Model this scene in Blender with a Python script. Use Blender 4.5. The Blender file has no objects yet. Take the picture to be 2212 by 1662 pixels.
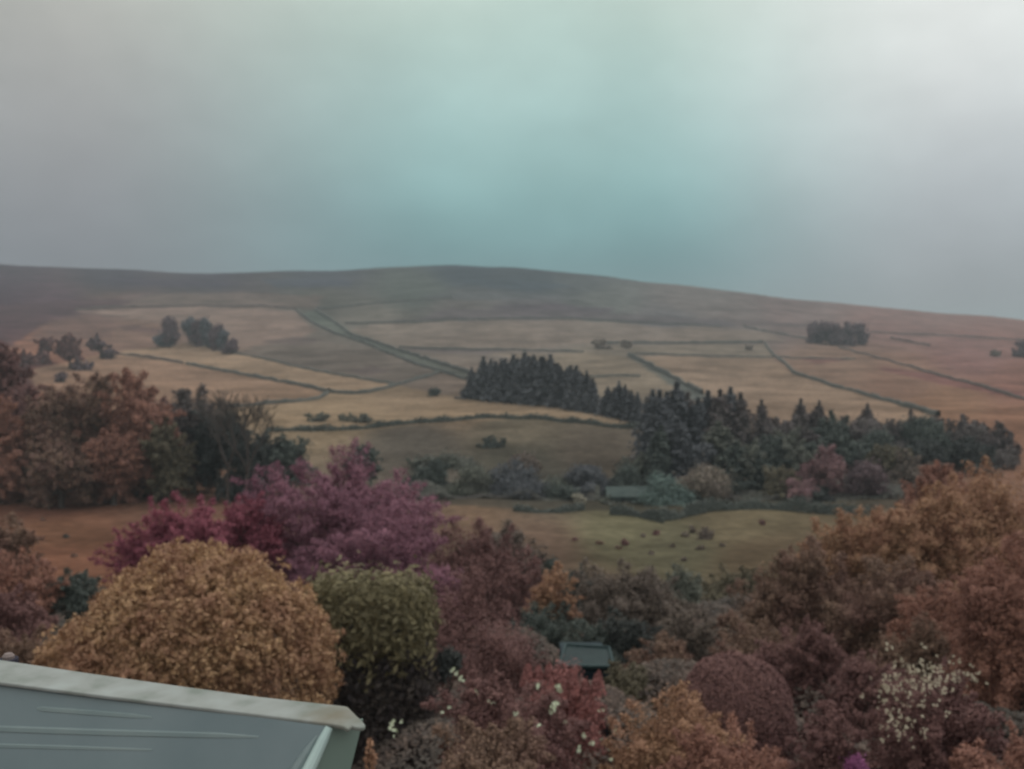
import bpy, math, random
import numpy as np
from mathutils import Vector

SC = bpy.context.scene
COL = SC.collection
# ------------------------------------------------------------------ camera
F = 2100.0; CX = 1106.0; CY = 831.0           # focal length and centre in picture units (2212 wide)
PITCH = math.atan(111 / F)
cam_d = bpy.data.cameras.new('camera'); cam = bpy.data.objects.new('camera', cam_d); COL.objects.link(cam)
cam_d.sensor_width = 36; cam_d.lens = 36 * F / 2212
cam.rotation_euler = (math.pi / 2 - PITCH, 0, 0)
cam_d.clip_start = 0.05; cam_d.clip_end = 20000
cam_d.dof.use_dof = True; cam_d.dof.focus_distance = 3.2; cam_d.dof.aperture_fstop = 2.9
SC.camera = cam
# ------------------------------------------------------------------ exposure
SC.view_settings.view_transform = 'Standard'; SC.view_settings.look = 'None'
SC.view_settings.exposure = 0.0; SC.view_settings.gamma = 1.0
SC.render.engine = 'CYCLES'
SC.cycles.max_bounces = 5; SC.cycles.diffuse_bounces = 3; SC.cycles.glossy_bounces = 2
SC.cycles.transmission_bounces = 2; SC.cycles.transparent_max_bounces = 4; SC.cycles.volume_bounces = 0
SC.cycles.filter_width = 2.2

def lin(c):
    return tuple(((v / 255) / 12.92 if v / 255 <= 0.04045 else ((v / 255 + 0.055) / 1.055) ** 2.4) for v in c)

def nd(nt, typ, **kw):
    n = nt.nodes.new(typ)
    for k, v in kw.items():
        if hasattr(n, k): setattr(n, k, v)
        else: n.inputs[k].default_value = v
    return n

def ramp(nt, stops, interp='LINEAR'):
    r = nt.nodes.new('ShaderNodeValToRGB'); cr = r.color_ramp; cr.interpolation = interp
    while len(cr.elements) < len(stops): cr.elements.new(0.5)
    for e, (p, c) in zip(cr.elements, stops):
        e.position = p; e.color = (*c[:3], 1)
    return r

# ------------------------------------------------------------------ world: overcast sky
SUN_EL, SUN_AZ = math.radians(48), math.radians(38)     # azimuth to the right of straight ahead
w = bpy.data.worlds.new('World'); SC.world = w; w.use_nodes = True
nt = w.node_tree; nt.nodes.clear(); L = nt.links.new
out = nd(nt, 'ShaderNodeOutputWorld'); bg = nd(nt, 'ShaderNodeBackground', Strength=1.0)
sky = nd(nt, 'ShaderNodeTexSky', sky_type='NISHITA', sun_disc=False)
sky.sun_elevation = SUN_EL; sky.sun_rotation = SUN_AZ
skys = nd(nt, 'ShaderNodeVectorMath', operation='SCALE'); skys.inputs['Scale'].default_value = 0.08
L(sky.outputs[0], skys.inputs[0])
tc = nd(nt, 'ShaderNodeTexCoord'); sep = nd(nt, 'ShaderNodeSeparateXYZ'); L(tc.outputs['Generated'], sep.inputs[0])
noi = nd(nt, 'ShaderNodeTexNoise'); noi.inputs['Scale'].default_value = 3.2; noi.inputs['Detail'].default_value = 3.5
noi.inputs['Roughness'].default_value = 0.42
mpn = nd(nt, 'ShaderNodeMapping'); mpn.inputs['Scale'].default_value = (1.3, 1.0, 1.2); mpn.inputs['Rotation'].default_value = (0, 0.5, 0)
L(tc.outputs['Generated'], mpn.inputs[0]); L(mpn.outputs[0], noi.inputs['Vector'])
nz = nd(nt, 'ShaderNodeMath', operation='MULTIPLY_ADD'); L(noi.outputs['Fac'], nz.inputs[0]); nz.inputs[1].default_value = 0.07; nz.inputs[2].default_value = -0.035
zz = nd(nt, 'ShaderNodeMath', operation='ADD'); L(sep.outputs['Z'], zz.inputs[0]); L(nz.outputs[0], zz.inputs[1])
ZEN = (1.15, 1.17, 1.12)
mid = ramp(nt, [(0.04, lin((88, 128, 135))), (0.09, lin((108, 150, 153))), (0.16, lin((146, 184, 182))), (0.25, lin((176, 203, 198))), (0.34, lin((184, 202, 190))), (0.6, (0.85, 0.88, 0.84)), (1.0, ZEN)], 'B_SPLINE')
lef = ramp(nt, [(0.04, lin((110, 112, 122))), (0.09, lin((130, 132, 138))), (0.16, lin((150, 151, 152))), (0.25, lin((168, 168, 164))), (0.34, lin((184, 184, 175))), (0.6, (0.8, 0.82, 0.78)), (1.0, ZEN)], 'B_SPLINE')
rig = ramp(nt, [(0.01, lin((134, 138, 146))), (0.07, lin((150, 156, 162))), (0.15, lin((178, 184, 187))), (0.24, lin((222, 226, 224))), (0.34, lin((232, 235, 230))), (0.6, (0.9, 0.92, 0.9)), (1.0, ZEN)], 'B_SPLINE')
for r in (mid, lef, rig): L(zz.outputs[0], r.inputs[0])
az = nd(nt, 'ShaderNodeMath', operation='ARCTAN2'); L(sep.outputs['X'], az.inputs[0]); L(sep.outputs['Y'], az.inputs[1])
az2 = nd(nt, 'ShaderNodeMath', operation='ADD'); L(az.outputs[0], az2.inputs[0]); L(nz.outputs[0], az2.inputs[1])
def sm(a, b):
    m = nd(nt, 'ShaderNodeMapRange', interpolation_type='SMOOTHSTEP'); L(az2.outputs[0], m.inputs['Value'])
    m.inputs['From Min'].default_value = a; m.inputs['From Max'].default_value = b; return m
ml = sm(-.04, -0.44); mr = sm(0.12, 0.44)
m1 = nd(nt, 'ShaderNodeMix', data_type='RGBA'); L(ml.outputs[0], m1.inputs[0]); L(mid.outputs[0], m1.inputs[6]); L(lef.outputs[0], m1.inputs[7])
m2 = nd(nt, 'ShaderNodeMix', data_type='RGBA'); L(mr.outputs[0], m2.inputs[0]); L(m1.outputs[2], m2.inputs[6]); L(rig.outputs[0], m2.inputs[7])
m3 = nd(nt, 'ShaderNodeMix', data_type='RGBA'); m3.inputs[0].default_value = 0.95; L(skys.outputs[0], m3.inputs[6]); L(m2.outputs[2], m3.inputs[7])
mo = nd(nt, 'ShaderNodeTexNoise'); mo.inputs['Scale'].default_value = 7; mo.inputs['Detail'].default_value = 5; mo.inputs['Roughness'].default_value = .5
mpm = nd(nt, 'ShaderNodeMapping'); mpm.inputs['Scale'].default_value = (1.0, 1.0, 1.7); L(tc.outputs['Generated'], mpm.inputs[0]); L(mpm.outputs[0], mo.inputs['Vector'])
mor = nd(nt, 'ShaderNodeMapRange'); L(mo.outputs['Fac'], mor.inputs['Value']); mor.inputs['From Min'].default_value = .3; mor.inputs['From Max'].default_value = .7; mor.inputs['To Min'].default_value = .99; mor.inputs['To Max'].default_value = 1.15
mov = nd(nt, 'ShaderNodeVectorMath', operation='SCALE'); L(m3.outputs[2], mov.inputs[0]); L(mor.outputs[0], mov.inputs['Scale'])
L(mov.outputs[0], bg.inputs[0]); L(bg.outputs[0], out.inputs[0])
# ------------------------------------------------------------------ sun behind cloud
sd = bpy.data.lights.new('sun', 'SUN'); sun = bpy.data.objects.new('sun', sd); COL.objects.link(sun)
sd.energy = 0.8; sd.angle = math.radians(14); sd.color = (1.0, 0.95, 0.88)
sdir = Vector((math.sin(SUN_AZ) * math.cos(SUN_EL), math.cos(SUN_AZ) * math.cos(SUN_EL), math.sin(SUN_EL)))
sun.rotation_euler = sdir.to_track_quat('Z', 'Y').to_euler()

KG = 1.04      # seen colour -> ground base colour
KF = 1.9       # seen colour -> leaf base colour
def G(c): return tuple(min(0.85, v * KG) for v in lin(c))
def LF(c, k=1.0):
    v = lin(c); g = .3 * v[0] + .5 * v[1] + .2 * v[2]
    return tuple(min(0.8, (x * .74 + g * .26) * KF * k) for x in v)

# ------------------------------------------------------------------ geometry of the place
sp, cp = math.sin(PITCH), math.cos(PITCH)
def slope(py):
    s = (CY - np.asarray(py, float)) / F
    return (s * cp - sp) / (cp + s * sp)
def project(X, Y, Z):
    d = Y * cp - Z * sp
    return CX + F * X / d, CY - F * (Y * sp + Z * cp) / d
NY = np.array([-60, 0, 12, 20, 35, 50, 70, 100, 130, 160, 180])
NZ = np.array([-7.0, -7.5, -8.0, -9.8, -13.8, -17.6, -21.8, -26.3, -29.3, -31.3, -32.0])
HY = np.array([180, 200, 230, 260, 300, 350, 420, 500, 600, 700, 850, 1000, 1200, 1450])
HP = np.array([1094, 1056, 1008, 958, 905, 885, 858, 826, 787, 757, 716, 672, 622, 575])
HZ = slope(HP) * HY
PY_ = np.concatenate([NY, HY[1:], [1520, 1700, 2200, 3200, 5000, 9000]])
PZ_ = np.concatenate([NZ, HZ[1:], [104, 98, 70, 30, 0, -20]])
_yy = np.linspace(-60, 9000, 60000)
_zz = np.interp(_yy, PY_, PZ_)
# smooth the profile a little so that its knots do not show
def _smooth(a, n):
    k = np.hanning(n); k /= k.sum(); return np.convolve(np.pad(a, n // 2, 'edge'), k, 'valid')[:len(a)]
_za = _smooth(_zz, 81); _zb = _smooth(_zz, 301)
_t = np.clip((_yy - 250) / 250, 0, 1)
_zz = _za * (1 - _t) + _zb * _t
SKX = np.array([-1500, -400, 0, 200, 460, 720, 990, 1100, 1300, 1560, 1830, 2212, 2700, 3800])
SKP = np.array([560, 566, 571, 582, 591, 585, 573, 576, 598, 630, 660, 697, 735, 790])
def zterr(X, Y):
    X = np.asarray(X, float); Y = np.asarray(Y, float)
    z = np.interp(Y, _yy, _zz)
    px = CX + F * X / np.maximum(Y, 30)
    g = np.clip((Y - 380) / (1450 - 380), 0, 1); g = g * g * (3 - 2 * g) * 0.6 + g * 0.4
    dp = (np.interp(px, SKX, SKP) - 575) * g
    z = z - dp / F * np.minimum(Y, 1450)
    a = np.clip((Y - 60) / 500, 0, 1)
    z = z + a * 0.9 * (np.sin(X / 37 + Y / 61) + np.sin(X / 71 - Y / 43 + 1.3) * 0.8 + np.sin(X / 19 + Y / 87 + 2) * 0.35)
    z = z + np.clip((Y - 20) / 80, 0, 1) * 0.14 * (np.sin(X / 5.3 + Y / 9) + np.sin(X / 3.1 - Y / 6.7))
    return z
_cY = np.concatenate([np.linspace(8, 100, 200), np.geomspace(100.5, 1600, 1600)])
def yat(px, py):
    X = (px - CX) / F * _cY
    Z = zterr(X, _cY)
    q = project(X, _cY, Z)[1]
    q = np.minimum.accumulate(q)
    return float(np.interp(-py, -q, _cY))
def onground(px, py):
    Y = yat(px, py); X = (px - CX) / F * Y
    Z = float(zterr(X, Y)); X = (px - CX) / F * (Y * cp - Z * sp)
    return np.array([X, Y, float(zterr(X, Y))])
def at(px, py, Y):
    z = float(slope(py)) * Y
    return np.array([(px - CX) / F * (Y * cp - z * sp), Y, z])

# ------------------------------------------------------------------ mesh helpers
def mesh_np(name, V, faces4=None, faces=None, smooth=False):
    me = bpy.data.meshes.new(name)
    V = np.asarray(V, np.float32)
    me.vertices.add(len(V)); me.vertices.foreach_set('co', V.ravel())
    if faces4 is not None:
        f = np.asarray(faces4, np.int32); n, k = f.shape
        me.loops.add(n * k); me.loops.foreach_set('vertex_index', f.ravel())
        me.polygons.add(n); me.polygons.foreach_set('loop_start', np.arange(0, n * k, k, dtype=np.int32))
        me.polygons.foreach_set('loop_total', np.full(n, k, np.int32))
    me.update(calc_edges=True)
    if smooth: me.polygons.foreach_set('use_smooth', np.ones(len(me.polygons), bool))
    me.validate()
    return me
def link(name, me, mat=None, parent=None):
    o = bpy.data.objects.new(name, me); COL.objects.link(o)
    if mat and me and not me.materials: me.materials.append(mat)
    if parent: o.parent = parent
    return o
def tag(o, label=None, cat=None, group=None, kind=None):
    if label: o['label'] = label
    if cat: o['category'] = cat
    if group: o['group'] = group
    if kind: o['kind'] = kind
    return o
def root(name, loc, label, cat, group=None):
    o = bpy.data.objects.new(name, None); COL.objects.link(o); o.location = loc
    o.empty_display_size = 0.3
    return tag(o, label, cat, group)
class MB:
    def __init__(s): s.v = []; s.f = []
    def add(s, V, Fc):
        b = len(s.v); s.v += [tuple(map(float, p)) for p in V]; s.f += [tuple(i + b for i in f) for f in Fc]
    def tube(s, pts, rad, n=6, cap=True):
        pts = [Vector(p) for p in pts]; rings = []
        for i, p in enumerate(pts):
            d = (pts[min(i + 1, len(pts) - 1)] - pts[max(i - 1, 0)]).normalized()
            a = d.orthogonal().normalized(); b = d.cross(a)
            rings.append([p + (a * math.cos(t) + b * math.sin(t)) * rad[i] for t in [2 * math.pi * k / n for k in range(n)]])
        V = [q for r in rings for q in r]
        Fc = [(i * n + k, i * n + (k + 1) % n, (i + 1) * n + (k + 1) % n, (i + 1) * n + k) for i in range(len(pts) - 1) for k in range(n)]
        if cap: Fc.append(tuple(range((len(pts) - 1) * n, len(pts) * n)))
        s.add(V, Fc)
    def box(s, P8):
        s.add(P8, [(0, 3, 2, 1), (4, 5, 6, 7), (0, 1, 5, 4), (1, 2, 6, 5), (2, 3, 7, 6), (3, 0, 4, 7)])
    def mesh(s, name):
        me = bpy.data.meshes.new(name); me.from_pydata(s.v, [], s.f); me.update(); return me

# ------------------------------------------------------------------ materials
def mat(name):
    m = bpy.data.materials.new(name); m.use_nodes = True
    nt = m.node_tree; b = nt.nodes['Principled BSDF']; b.inputs['Specular IOR Level'].default_value = 0.2
    return m, nt, b
def leafmat(name, dark, light, third, sc=1.0, trans=0.18):
    m, nt, b = mat(name); L = nt.links.new
    g = nd(nt, 'ShaderNodeNewGeometry')
    r = ramp(nt, [(0.0, LF(dark)), (0.55, tuple(0.5 * (a + c) for a, c in zip(LF(dark), LF(light)))), (1.0, LF(light))])
    L(g.outputs['Random Per Island'], r.inputs[0])
    t = nd(nt, 'ShaderNodeTexCoord'); n = nd(nt, 'ShaderNodeTexNoise'); n.inputs['Scale'].default_value = sc; n.inputs['Detail'].default_value = 3
    L(t.outputs['Object'], n.inputs['Vector'])
    mr = nd(nt, 'ShaderNodeMapRange'); L(n.outputs['Fac'], mr.inputs['Value']); mr.inputs['From Min'].default_value = 0.42; mr.inputs['From Max'].default_value = 0.66
    mx = nd(nt, 'ShaderNodeMix', data_type='RGBA'); L(mr.outputs[0], mx.inputs[0]); L(r.outputs[0], mx.inputs[6]); mx.inputs[7].default_value = (*LF(third), 1)
    L(mx.outputs[2], b.inputs['Base Color']); b.inputs['Roughness'].default_value = 0.75
    tr = nd(nt, 'ShaderNodeBsdfTranslucent'); L(mx.outputs[2], tr.inputs[0])
    ms = nd(nt, 'ShaderNodeMixShader'); ms.inputs[0].default_value = trans; L(b.outputs[0], ms.inputs[1]); L(tr.outputs[0], ms.inputs[2])
    L(ms.outputs[0], nt.nodes['Material Output'].inputs[0])
    return m
def roughmat(name, c1, c2, sc=4.0, rough=0.9, bump=0.0, spec=0.2):
    m, nt, b = mat(name); L = nt.links.new
    t = nd(nt, 'ShaderNodeTexCoord'); n = nd(nt, 'ShaderNodeTexNoise'); n.inputs['Scale'].default_value = sc; n.inputs['Detail'].default_value = 6
    L(t.outputs['Object'], n.inputs['Vector'])
    r = ramp(nt, [(0.3, c1), (0.7, c2)]); L(n.outputs['Fac'], r.inputs[0]); L(r.outputs[0], b.inputs['Base Color'])
    b.inputs['Roughness'].default_value = rough; b.inputs['Specular IOR Level'].default_value = spec
    if bump:
        bp = nd(nt, 'ShaderNodeBump'); bp.inputs['Strength'].default_value = bump; bp.inputs['Distance'].default_value = 0.05
        L(n.outputs['Fac'], bp.inputs['Height']); L(bp.outputs[0], b.inputs['Normal'])
    return m
BARK = roughmat('bark', G((58, 52, 50)), G((88, 80, 76)), 3.0)
BARKPALE = roughmat('pale_bark', G((92, 90, 84)), G((128, 122, 112)), 3.0)
STONE = roughmat('wall_stone', G((68, 72, 70)), G((98, 97, 90)), 0.5)
STONEW = roughmat('warm_wall_stone', G((78, 70, 68)), G((104, 92, 84)), 0.5)

# ------------------------------------------------------------------ foliage generators
def leaves(C, N, size, rng, flat=0.6, asp=1.5, lift=0.0):
    """C centres, N outward normals -> quads (rhombus leaves)"""
    n = len(C)
    R = rng.normal(size=(n, 3)); R /= np.linalg.norm(R, axis=1, keepdims=True)
    nn = N * flat + R * (1 - flat) + np.array([0, 0, lift]); nn /= np.linalg.norm(nn, axis=1, keepdims=True) + 1e-9
    T = rng.normal(size=(n, 3)); T -= nn * np.sum(T * nn, axis=1, keepdims=True); T /= np.linalg.norm(T, axis=1, keepdims=True) + 1e-9
    B = np.cross(nn, T)
    s = (size * rng.uniform(0.6, 1.35, n))[:, None]
    V = np.stack([C - T * s * asp * .5, C + B * s * .5 + nn * s * .08, C + T * s * asp * .5, C - B * s * .5 + nn * s * .08], 1).reshape(-1, 3)
    Fq = np.arange(4 * n).reshape(n, 4)
    return V, Fq
def sphere_pts(n, rng):
    v = rng.normal(size=(n, 3)); return v / np.linalg.norm(v, axis=1, keepdims=True)
def lobes_for(a, b, c, k, rng, style):
    """lobe centres and radii inside an ellipsoid a,b (half width, half depth), c half height; centred on 0"""
    d = sphere_pts(k * 3, rng)
    if style == 'dome': d[:, 2] = np.abs(d[:, 2]) * 1.0 - 0.15
    d = d[:k]
    rr = rng.uniform(0.4, 0.84, k)[:, None]
    base = min(a, c)
    R = base * rng.uniform(0.2, 0.46, k)
    q = rng.uniform(0, 6, 4)
    wob = 1 + .16 * np.sin(d[:, 0] * 3.1 + q[0]) + .12 * np.sin(d[:, 2] * 4.3 + q[1]) * np.sin(d[:, 0] * 5 + q[2])
    Cc = d * rr * np.array([a, b, c]) * wob[:, None]
    return Cc, R
def crown_lobes(a, b, c, size, n, rng, k=26, style='round', fuzz=.4):
    """an uneven crown: a few sub-crowns of different size, each carrying lobes, with loose shoots at the edge"""
    ns = 3 if k < 16 else (5 if k < 50 else 8)
    k = int(k * 2.2)
    an = rng.permutation(ns) / ns * 2 * math.pi + rng.uniform(0, 1, ns)
    rd = rng.uniform(.18, .58, ns)
    S = np.stack([np.cos(an) * rd * a, np.sin(an) * rd * b, rng.uniform(-.42, .48, ns) * c], 1)
    if style == 'dome': S[:, 2] = rng.uniform(-.3, .3, ns) * c
    S[0] = (rng.uniform(-.25, .25) * a, 0, .42 * c)
    sr = rng.uniform(.36, .62, ns); sr[0] = .55
    which = rng.integers(0, ns, k)
    d = sphere_pts(k, rng)
    Cc = S[which] + d * (sr[which] * rng.uniform(.35, .95, k))[:, None] * np.array([a, b, c]) * np.array([1, 1, .85])
    q = Cc / np.array([a, b, c]); l = np.linalg.norm(q, axis=1); f = np.where(l > .84, .84 / l, 1); Cc *= f[:, None]
    R = min(a, c) * (0.09 + .25 * rng.random(k) ** 1.6)
    wts = R ** 2; wts /= wts.sum()
    idx = rng.choice(k, n, p=wts)
    dd = sphere_pts(n, rng); dd[:, 2] = np.where(rng.random(n) < .65, np.abs(dd[:, 2]), dd[:, 2])
    ph = rng.uniform(0, 6, k)[idx]
    rad = R[idx] * (.86 + .2 * np.sin(dd[:, 0] * 6 + ph) * np.cos(dd[:, 1] * 5 + ph * 2) + .12 * np.sin(dd[:, 2] * 11 + ph * 3))
    w_ = rng.random(n) < fuzz; rad = np.where(w_, rad * (1 + rng.exponential(.36, n)), rad * (1 + rng.normal(0, .15, n)))
    P = Cc[idx] + dd * rad[:, None]
    m = int(n * .45)
    sx = rng.integers(0, ns, m)
    q = S[sx] + sphere_pts(m, rng) * (rng.random(m) ** .33 * sr[sx] * .95)[:, None] * np.array([a, b, c])
    P = np.vstack([P, q]); N = np.vstack([dd, (q - S[sx]) / (np.linalg.norm(q - S[sx], axis=1, keepdims=True) + 1e-6)])
    return P, N, Cc
def crown_plume(a, b, c, size, n, rng, k=60, ls=1.0, rs=1.0, up=.55):
    """feathery crown: tufts that lean outwards and up from points spread through the crown"""
    k = int(k * 2.2); ns = 4 if k < 60 else (6 if k < 130 else 9)
    S = np.stack([rng.uniform(-.55, .55, ns) * a, rng.uniform(-.5, .5, ns) * b, rng.uniform(-.55, .35, ns) * c], 1)
    S[0] = (rng.uniform(-.25, .25) * a, 0, .38 * c); sr = rng.uniform(.3, .55, ns)
    wh = rng.integers(0, ns, k)
    B = S[wh] + sphere_pts(k, rng) * (sr[wh] * rng.random(k) ** .4)[:, None] * np.array([a, b, c])
    out = B / np.array([a, b, c]); D = out * .9 + np.array([0, 0, up]) + rng.normal(0, .38, (k, 3)); D /= np.linalg.norm(D, axis=1, keepdims=True)
    m = min(a, c); L_ = ls * m * rng.uniform(.22, .55, k); R_ = rs * m * rng.uniform(.09, .2, k)
    q = np.linalg.norm(out, axis=1); B *= np.where(q > .72, .72 / q, 1)[:, None]
    w_ = L_ * R_; idx = rng.choice(k, n, p=w_ / w_.sum())
    t = rng.random(n) ** .75
    off = sphere_pts(n, rng) * (rng.random(n) ** .5)[:, None]
    P = B[idx] + D[idx] * (t * L_[idx])[:, None] + off * (R_[idx] * (1.15 - t) ** .7)[:, None]
    P += rng.normal(0, m * .025, (n, 3)) * (rng.random(n) < .4)[:, None]
    P[:, 2] -= .12 * m * t ** 3
    N = off * .6 + D[idx] * .3; N[:, 2] += .35; N /= np.linalg.norm(N, axis=1, keepdims=True)
    f = int(n * .4); sx = rng.integers(0, ns, f); v = sphere_pts(f, rng)
    Q = S[sx] * .9 + v * (rng.random(f) ** .33 * sr[sx] * .9)[:, None] * np.array([a, b, c])
    return np.vstack([P, Q]), np.vstack([N, v]), B
def crown_shell(a, b, c, size, n, rng, bump=0.12, power=2.4, f=5.0):
    """dense clipped dome: leaves over a bumpy superellipsoid"""
    d = sphere_pts(n, rng); d[:, 2] = np.where(d[:, 2] < -0.3, -d[:, 2], d[:, 2])
    r = (np.abs(d[:, 0]) ** power + np.abs(d[:, 1]) ** power + np.abs(d[:, 2]) ** power) ** (-1 / power)
    ph = rng.uniform(0, 6, 6)
    bm = np.sin(d[:, 0] * f + ph[0]) * np.sin(d[:, 2] * f * 1.2 + ph[1]) + .6 * np.sin(d[:, 0] * f * 2.3 + ph[2] + d[:, 1] * 3) * np.sin(d[:, 2] * f * 2.1 + ph[3]) + .35 * np.sin(d[:, 0] * f * 5 + ph[4]) * np.sin(d[:, 2] * f * 5.3 + ph[5] + d[:, 1] * 9)
    dep = rng.random(n) ** 2 * 0.22
    P = d * (r * (1 + bump * bm - dep))[:, None] * np.array([a, b, c])
    return P, d, P[rng.choice(n, 12)] * 0.6
def crown_rosette(a, b, c, size, n, rng, cl=2300, rad=.15, power=2.0, bump=.05, f=7.0, mounds=((0, 0, 0, 1, 1, 1),)):
    """leaf rosettes set over a few merged mounds; mound = centre x, y, z and size as fractions of a, b, c"""
    C_, D_, Q_ = [], [], []
    for i, (mx_, my_, mz_, sa, sb, sc_) in enumerate(mounds):
        m = int(cl * sa * sc_)
        d, _, tg = crown_shell(a * sa, b * sb, c * sc_, size, m, rng, bump=bump, power=power, f=f)
        nn = d / np.array([a * sa, b * sb, c * sc_]) ** 2; nn /= np.linalg.norm(nn, axis=1, keepdims=True)
        C_.append(d + np.array([mx_ * a, my_ * b, mz_ * c])); D_.append(nn)
        di, _, _ = crown_shell(a * sa * .93, b * sb * .93, c * sc_ * .93, size, m * 6, rng, bump=bump, power=power, f=f)
        Q_.append(di + np.array([mx_ * a, my_ * b, mz_ * c]))
    d = np.vstack(C_); nn = np.vstack(D_); di = np.vstack(Q_); cl = len(d)
    k = 17; idx = np.repeat(np.arange(cl), k)
    R_ = rad * rng.uniform(.5, 1.4, cl)[idx]
    o = sphere_pts(cl * k, rng); o += nn[idx] * .75; o /= np.linalg.norm(o, axis=1, keepdims=True)
    P = d[idx] + o * (R_ * rng.uniform(.35, 1.0, cl * k))[:, None] + nn[idx] * (rng.exponential(.05, cl))[idx][:, None]
    return np.vstack([P, di]), np.vstack([o, di / np.linalg.norm(di, axis=1, keepdims=True)]), tg
def crown_spray(a, b, c, size, n, rng, k=60, up=0.35, z0=-0.9):
    """radiating pointed sprays from a low centre"""
    d = sphere_pts(k, rng); d[:, 2] = np.abs(d[:, 2]) * 1.0 + up * 0.2
    d /= np.linalg.norm(d, axis=1, keepdims=True)
    ln = rng.uniform(0.72, 1.12, k)
    idx = rng.integers(0, k, n)
    t = rng.random(n) ** 0.55
    tip = d[idx] * ln[idx][:, None]
    P = tip * t[:, None]
    wdt = 0.17 * (1 - t) ** .8 * 1.3 + 0.03
    off = rng.normal(size=(n, 3)) * wdt[:, None]
    P = P + off
    P[:, 2] += 0.10 * np.sin(t * 3.1) - 0.06 * t * t
    P = P * np.array([a, b, c * (1 - z0)]); P[:, 2] += z0 * c
    N = d[idx] * .5 + off / (np.linalg.norm(off, axis=1, keepdims=True) + 1e-6)
    tips = d[:14] * ln[:14, None] * .7 * np.array([a, b, c * (1 - z0)]); tips[:, 2] += z0 * c
    return P, N, tips
def spire(h, r, n, size, rng, layers=16, rag=0.25, blunt=0.0):
    """conifer: whorls of drooping boughs, base of crown at 0, top at h"""
    lay = rng.integers(0, layers, n)
    ft = lay / layers
    nb = 7
    bi = rng.integers(0, nb, n)
    ang = bi * 2 * math.pi / nb + lay * 0.7 + rng.normal(0, .22, n)
    L = r * ((1 - ft) ** (0.8 - 0.45 * blunt)) * (1 + rag * np.sin(bi * 2.7 + lay * 1.9)) + r * .05
    t = rng.random(n) ** 0.6
    x = np.cos(ang) * L * t; y = np.sin(ang) * L * t
    z = ft * h * 0.97 - t * L * 0.28 + rng.normal(0, h / layers * .22, n)
    P = np.stack([x, y, z], 1); N = np.stack([np.cos(ang) * .5, np.sin(ang) * .5, np.full(n, .8)], 1)
    m = max(10, n // 30); top = np.stack([rng.normal(0, r * .03, m), rng.normal(0, r * .03, m), h * (0.93 + 0.1 * rng.random(m))], 1)
    return np.vstack([P, top]), np.vstack([N, np.tile([0, 0, 1.], (m, 1))])
def limbs(mb, base, targets, r, rng, forks=True):
    base = np.array(base, float)
    for t in targets:
        mid_ = base * .45 + t * .55 + rng.normal(size=3) * np.linalg.norm(t - base) * .06
        mb.tube([base, mid_, t], [r, r * .6, r * .22], 5)

PXM = F * 1024 / 2212
def plant(name, label, cat, px0, px1, top, bot, Y, material, style='round', seed=0, group=None, leaf=2.6, dens=3.2,
          bark=None, depth=1.0, k=26, lobe_kw=None, trunk=True, stems=1, part='crown', asp=1.5, **kw):
    """a tree or bush whose crown spans px0..px1, top..bot (picture units) at distance Y"""
    rng = np.random.default_rng(seed + 11)
    pxc = (px0 + px1) / 2; pyc = (top + bot) / 2
    c0 = at(pxc, pyc, Y)
    a = (px1 - px0) / 2 / F * Y; c = (bot - top) / 2 / F * Y; b = a * depth
    gz = float(zterr(c0[0], Y))
    r = root(name, (c0[0], Y, gz), label, cat, group)
    cz = c0[2] - gz
    size = leaf * Y / PXM
    area = math.pi * a * c * (PXM / Y) ** 2
    leaf *= .8; size *= .8
    n = int(max(150, min(70000, area / (leaf * leaf * .7) * dens)))
    if style in ('round', 'dome'):
        P, N, tg = crown_lobes(a, b, c, size, n, rng, k, style, **kw)
    elif style == 'plume':
        P, N, tg = crown_plume(a, b, c, size, n, rng, k, **kw)
    elif style == 'shell':
        P, N, tg = crown_shell(a, b, c, size, n, rng, **kw)
    elif style == 'rosette':
        P, N, tg = crown_rosette(a, b, c, size, n, rng, **kw)
    elif style == 'spray':
        P, N, tg = crown_spray(a, b, c, size, n, rng, k, **kw)
    P = P + np.array([0, 0, cz]); tg = np.asarray(tg) + np.array([0, 0, cz])
    keep = P[:, 2] > -0.1; P = P[keep]; N = N[keep]
    V, Fq = leaves(P, N, size, rng, asp=asp)
    link(part, mesh_np(name + '_leaves', V, Fq), material, r)
    mb = MB(); tr = max(0.03, min(a, c) * 0.07)
    if stems == 1:
        h = max(0.3, cz - c * .35)
        mb.tube([(0, 0, -0.3), (tr * .3, 0, h * .5), (0, 0, h)], [tr * 1.35, tr, tr * .75], 8)
        limbs(mb, (0, 0, h * .92), tg[:12], tr * .55, rng)
    else:
        for i in range(stems):
            an = 6.28 * i / stems
            bx = np.array([math.cos(an), math.sin(an), 0]) * a * .15
            t = tg[i % len(tg)]
            mb.tube([bx + [0, 0, -.2], bx * 1.6 + [0, 0, cz * .5], t], [tr * .6, tr * .45, tr * .15], 5)
    link('trunk' if stems == 1 else 'stems', mb.mesh(name + '_wood'), bark or BARK, r)
    return r

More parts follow.
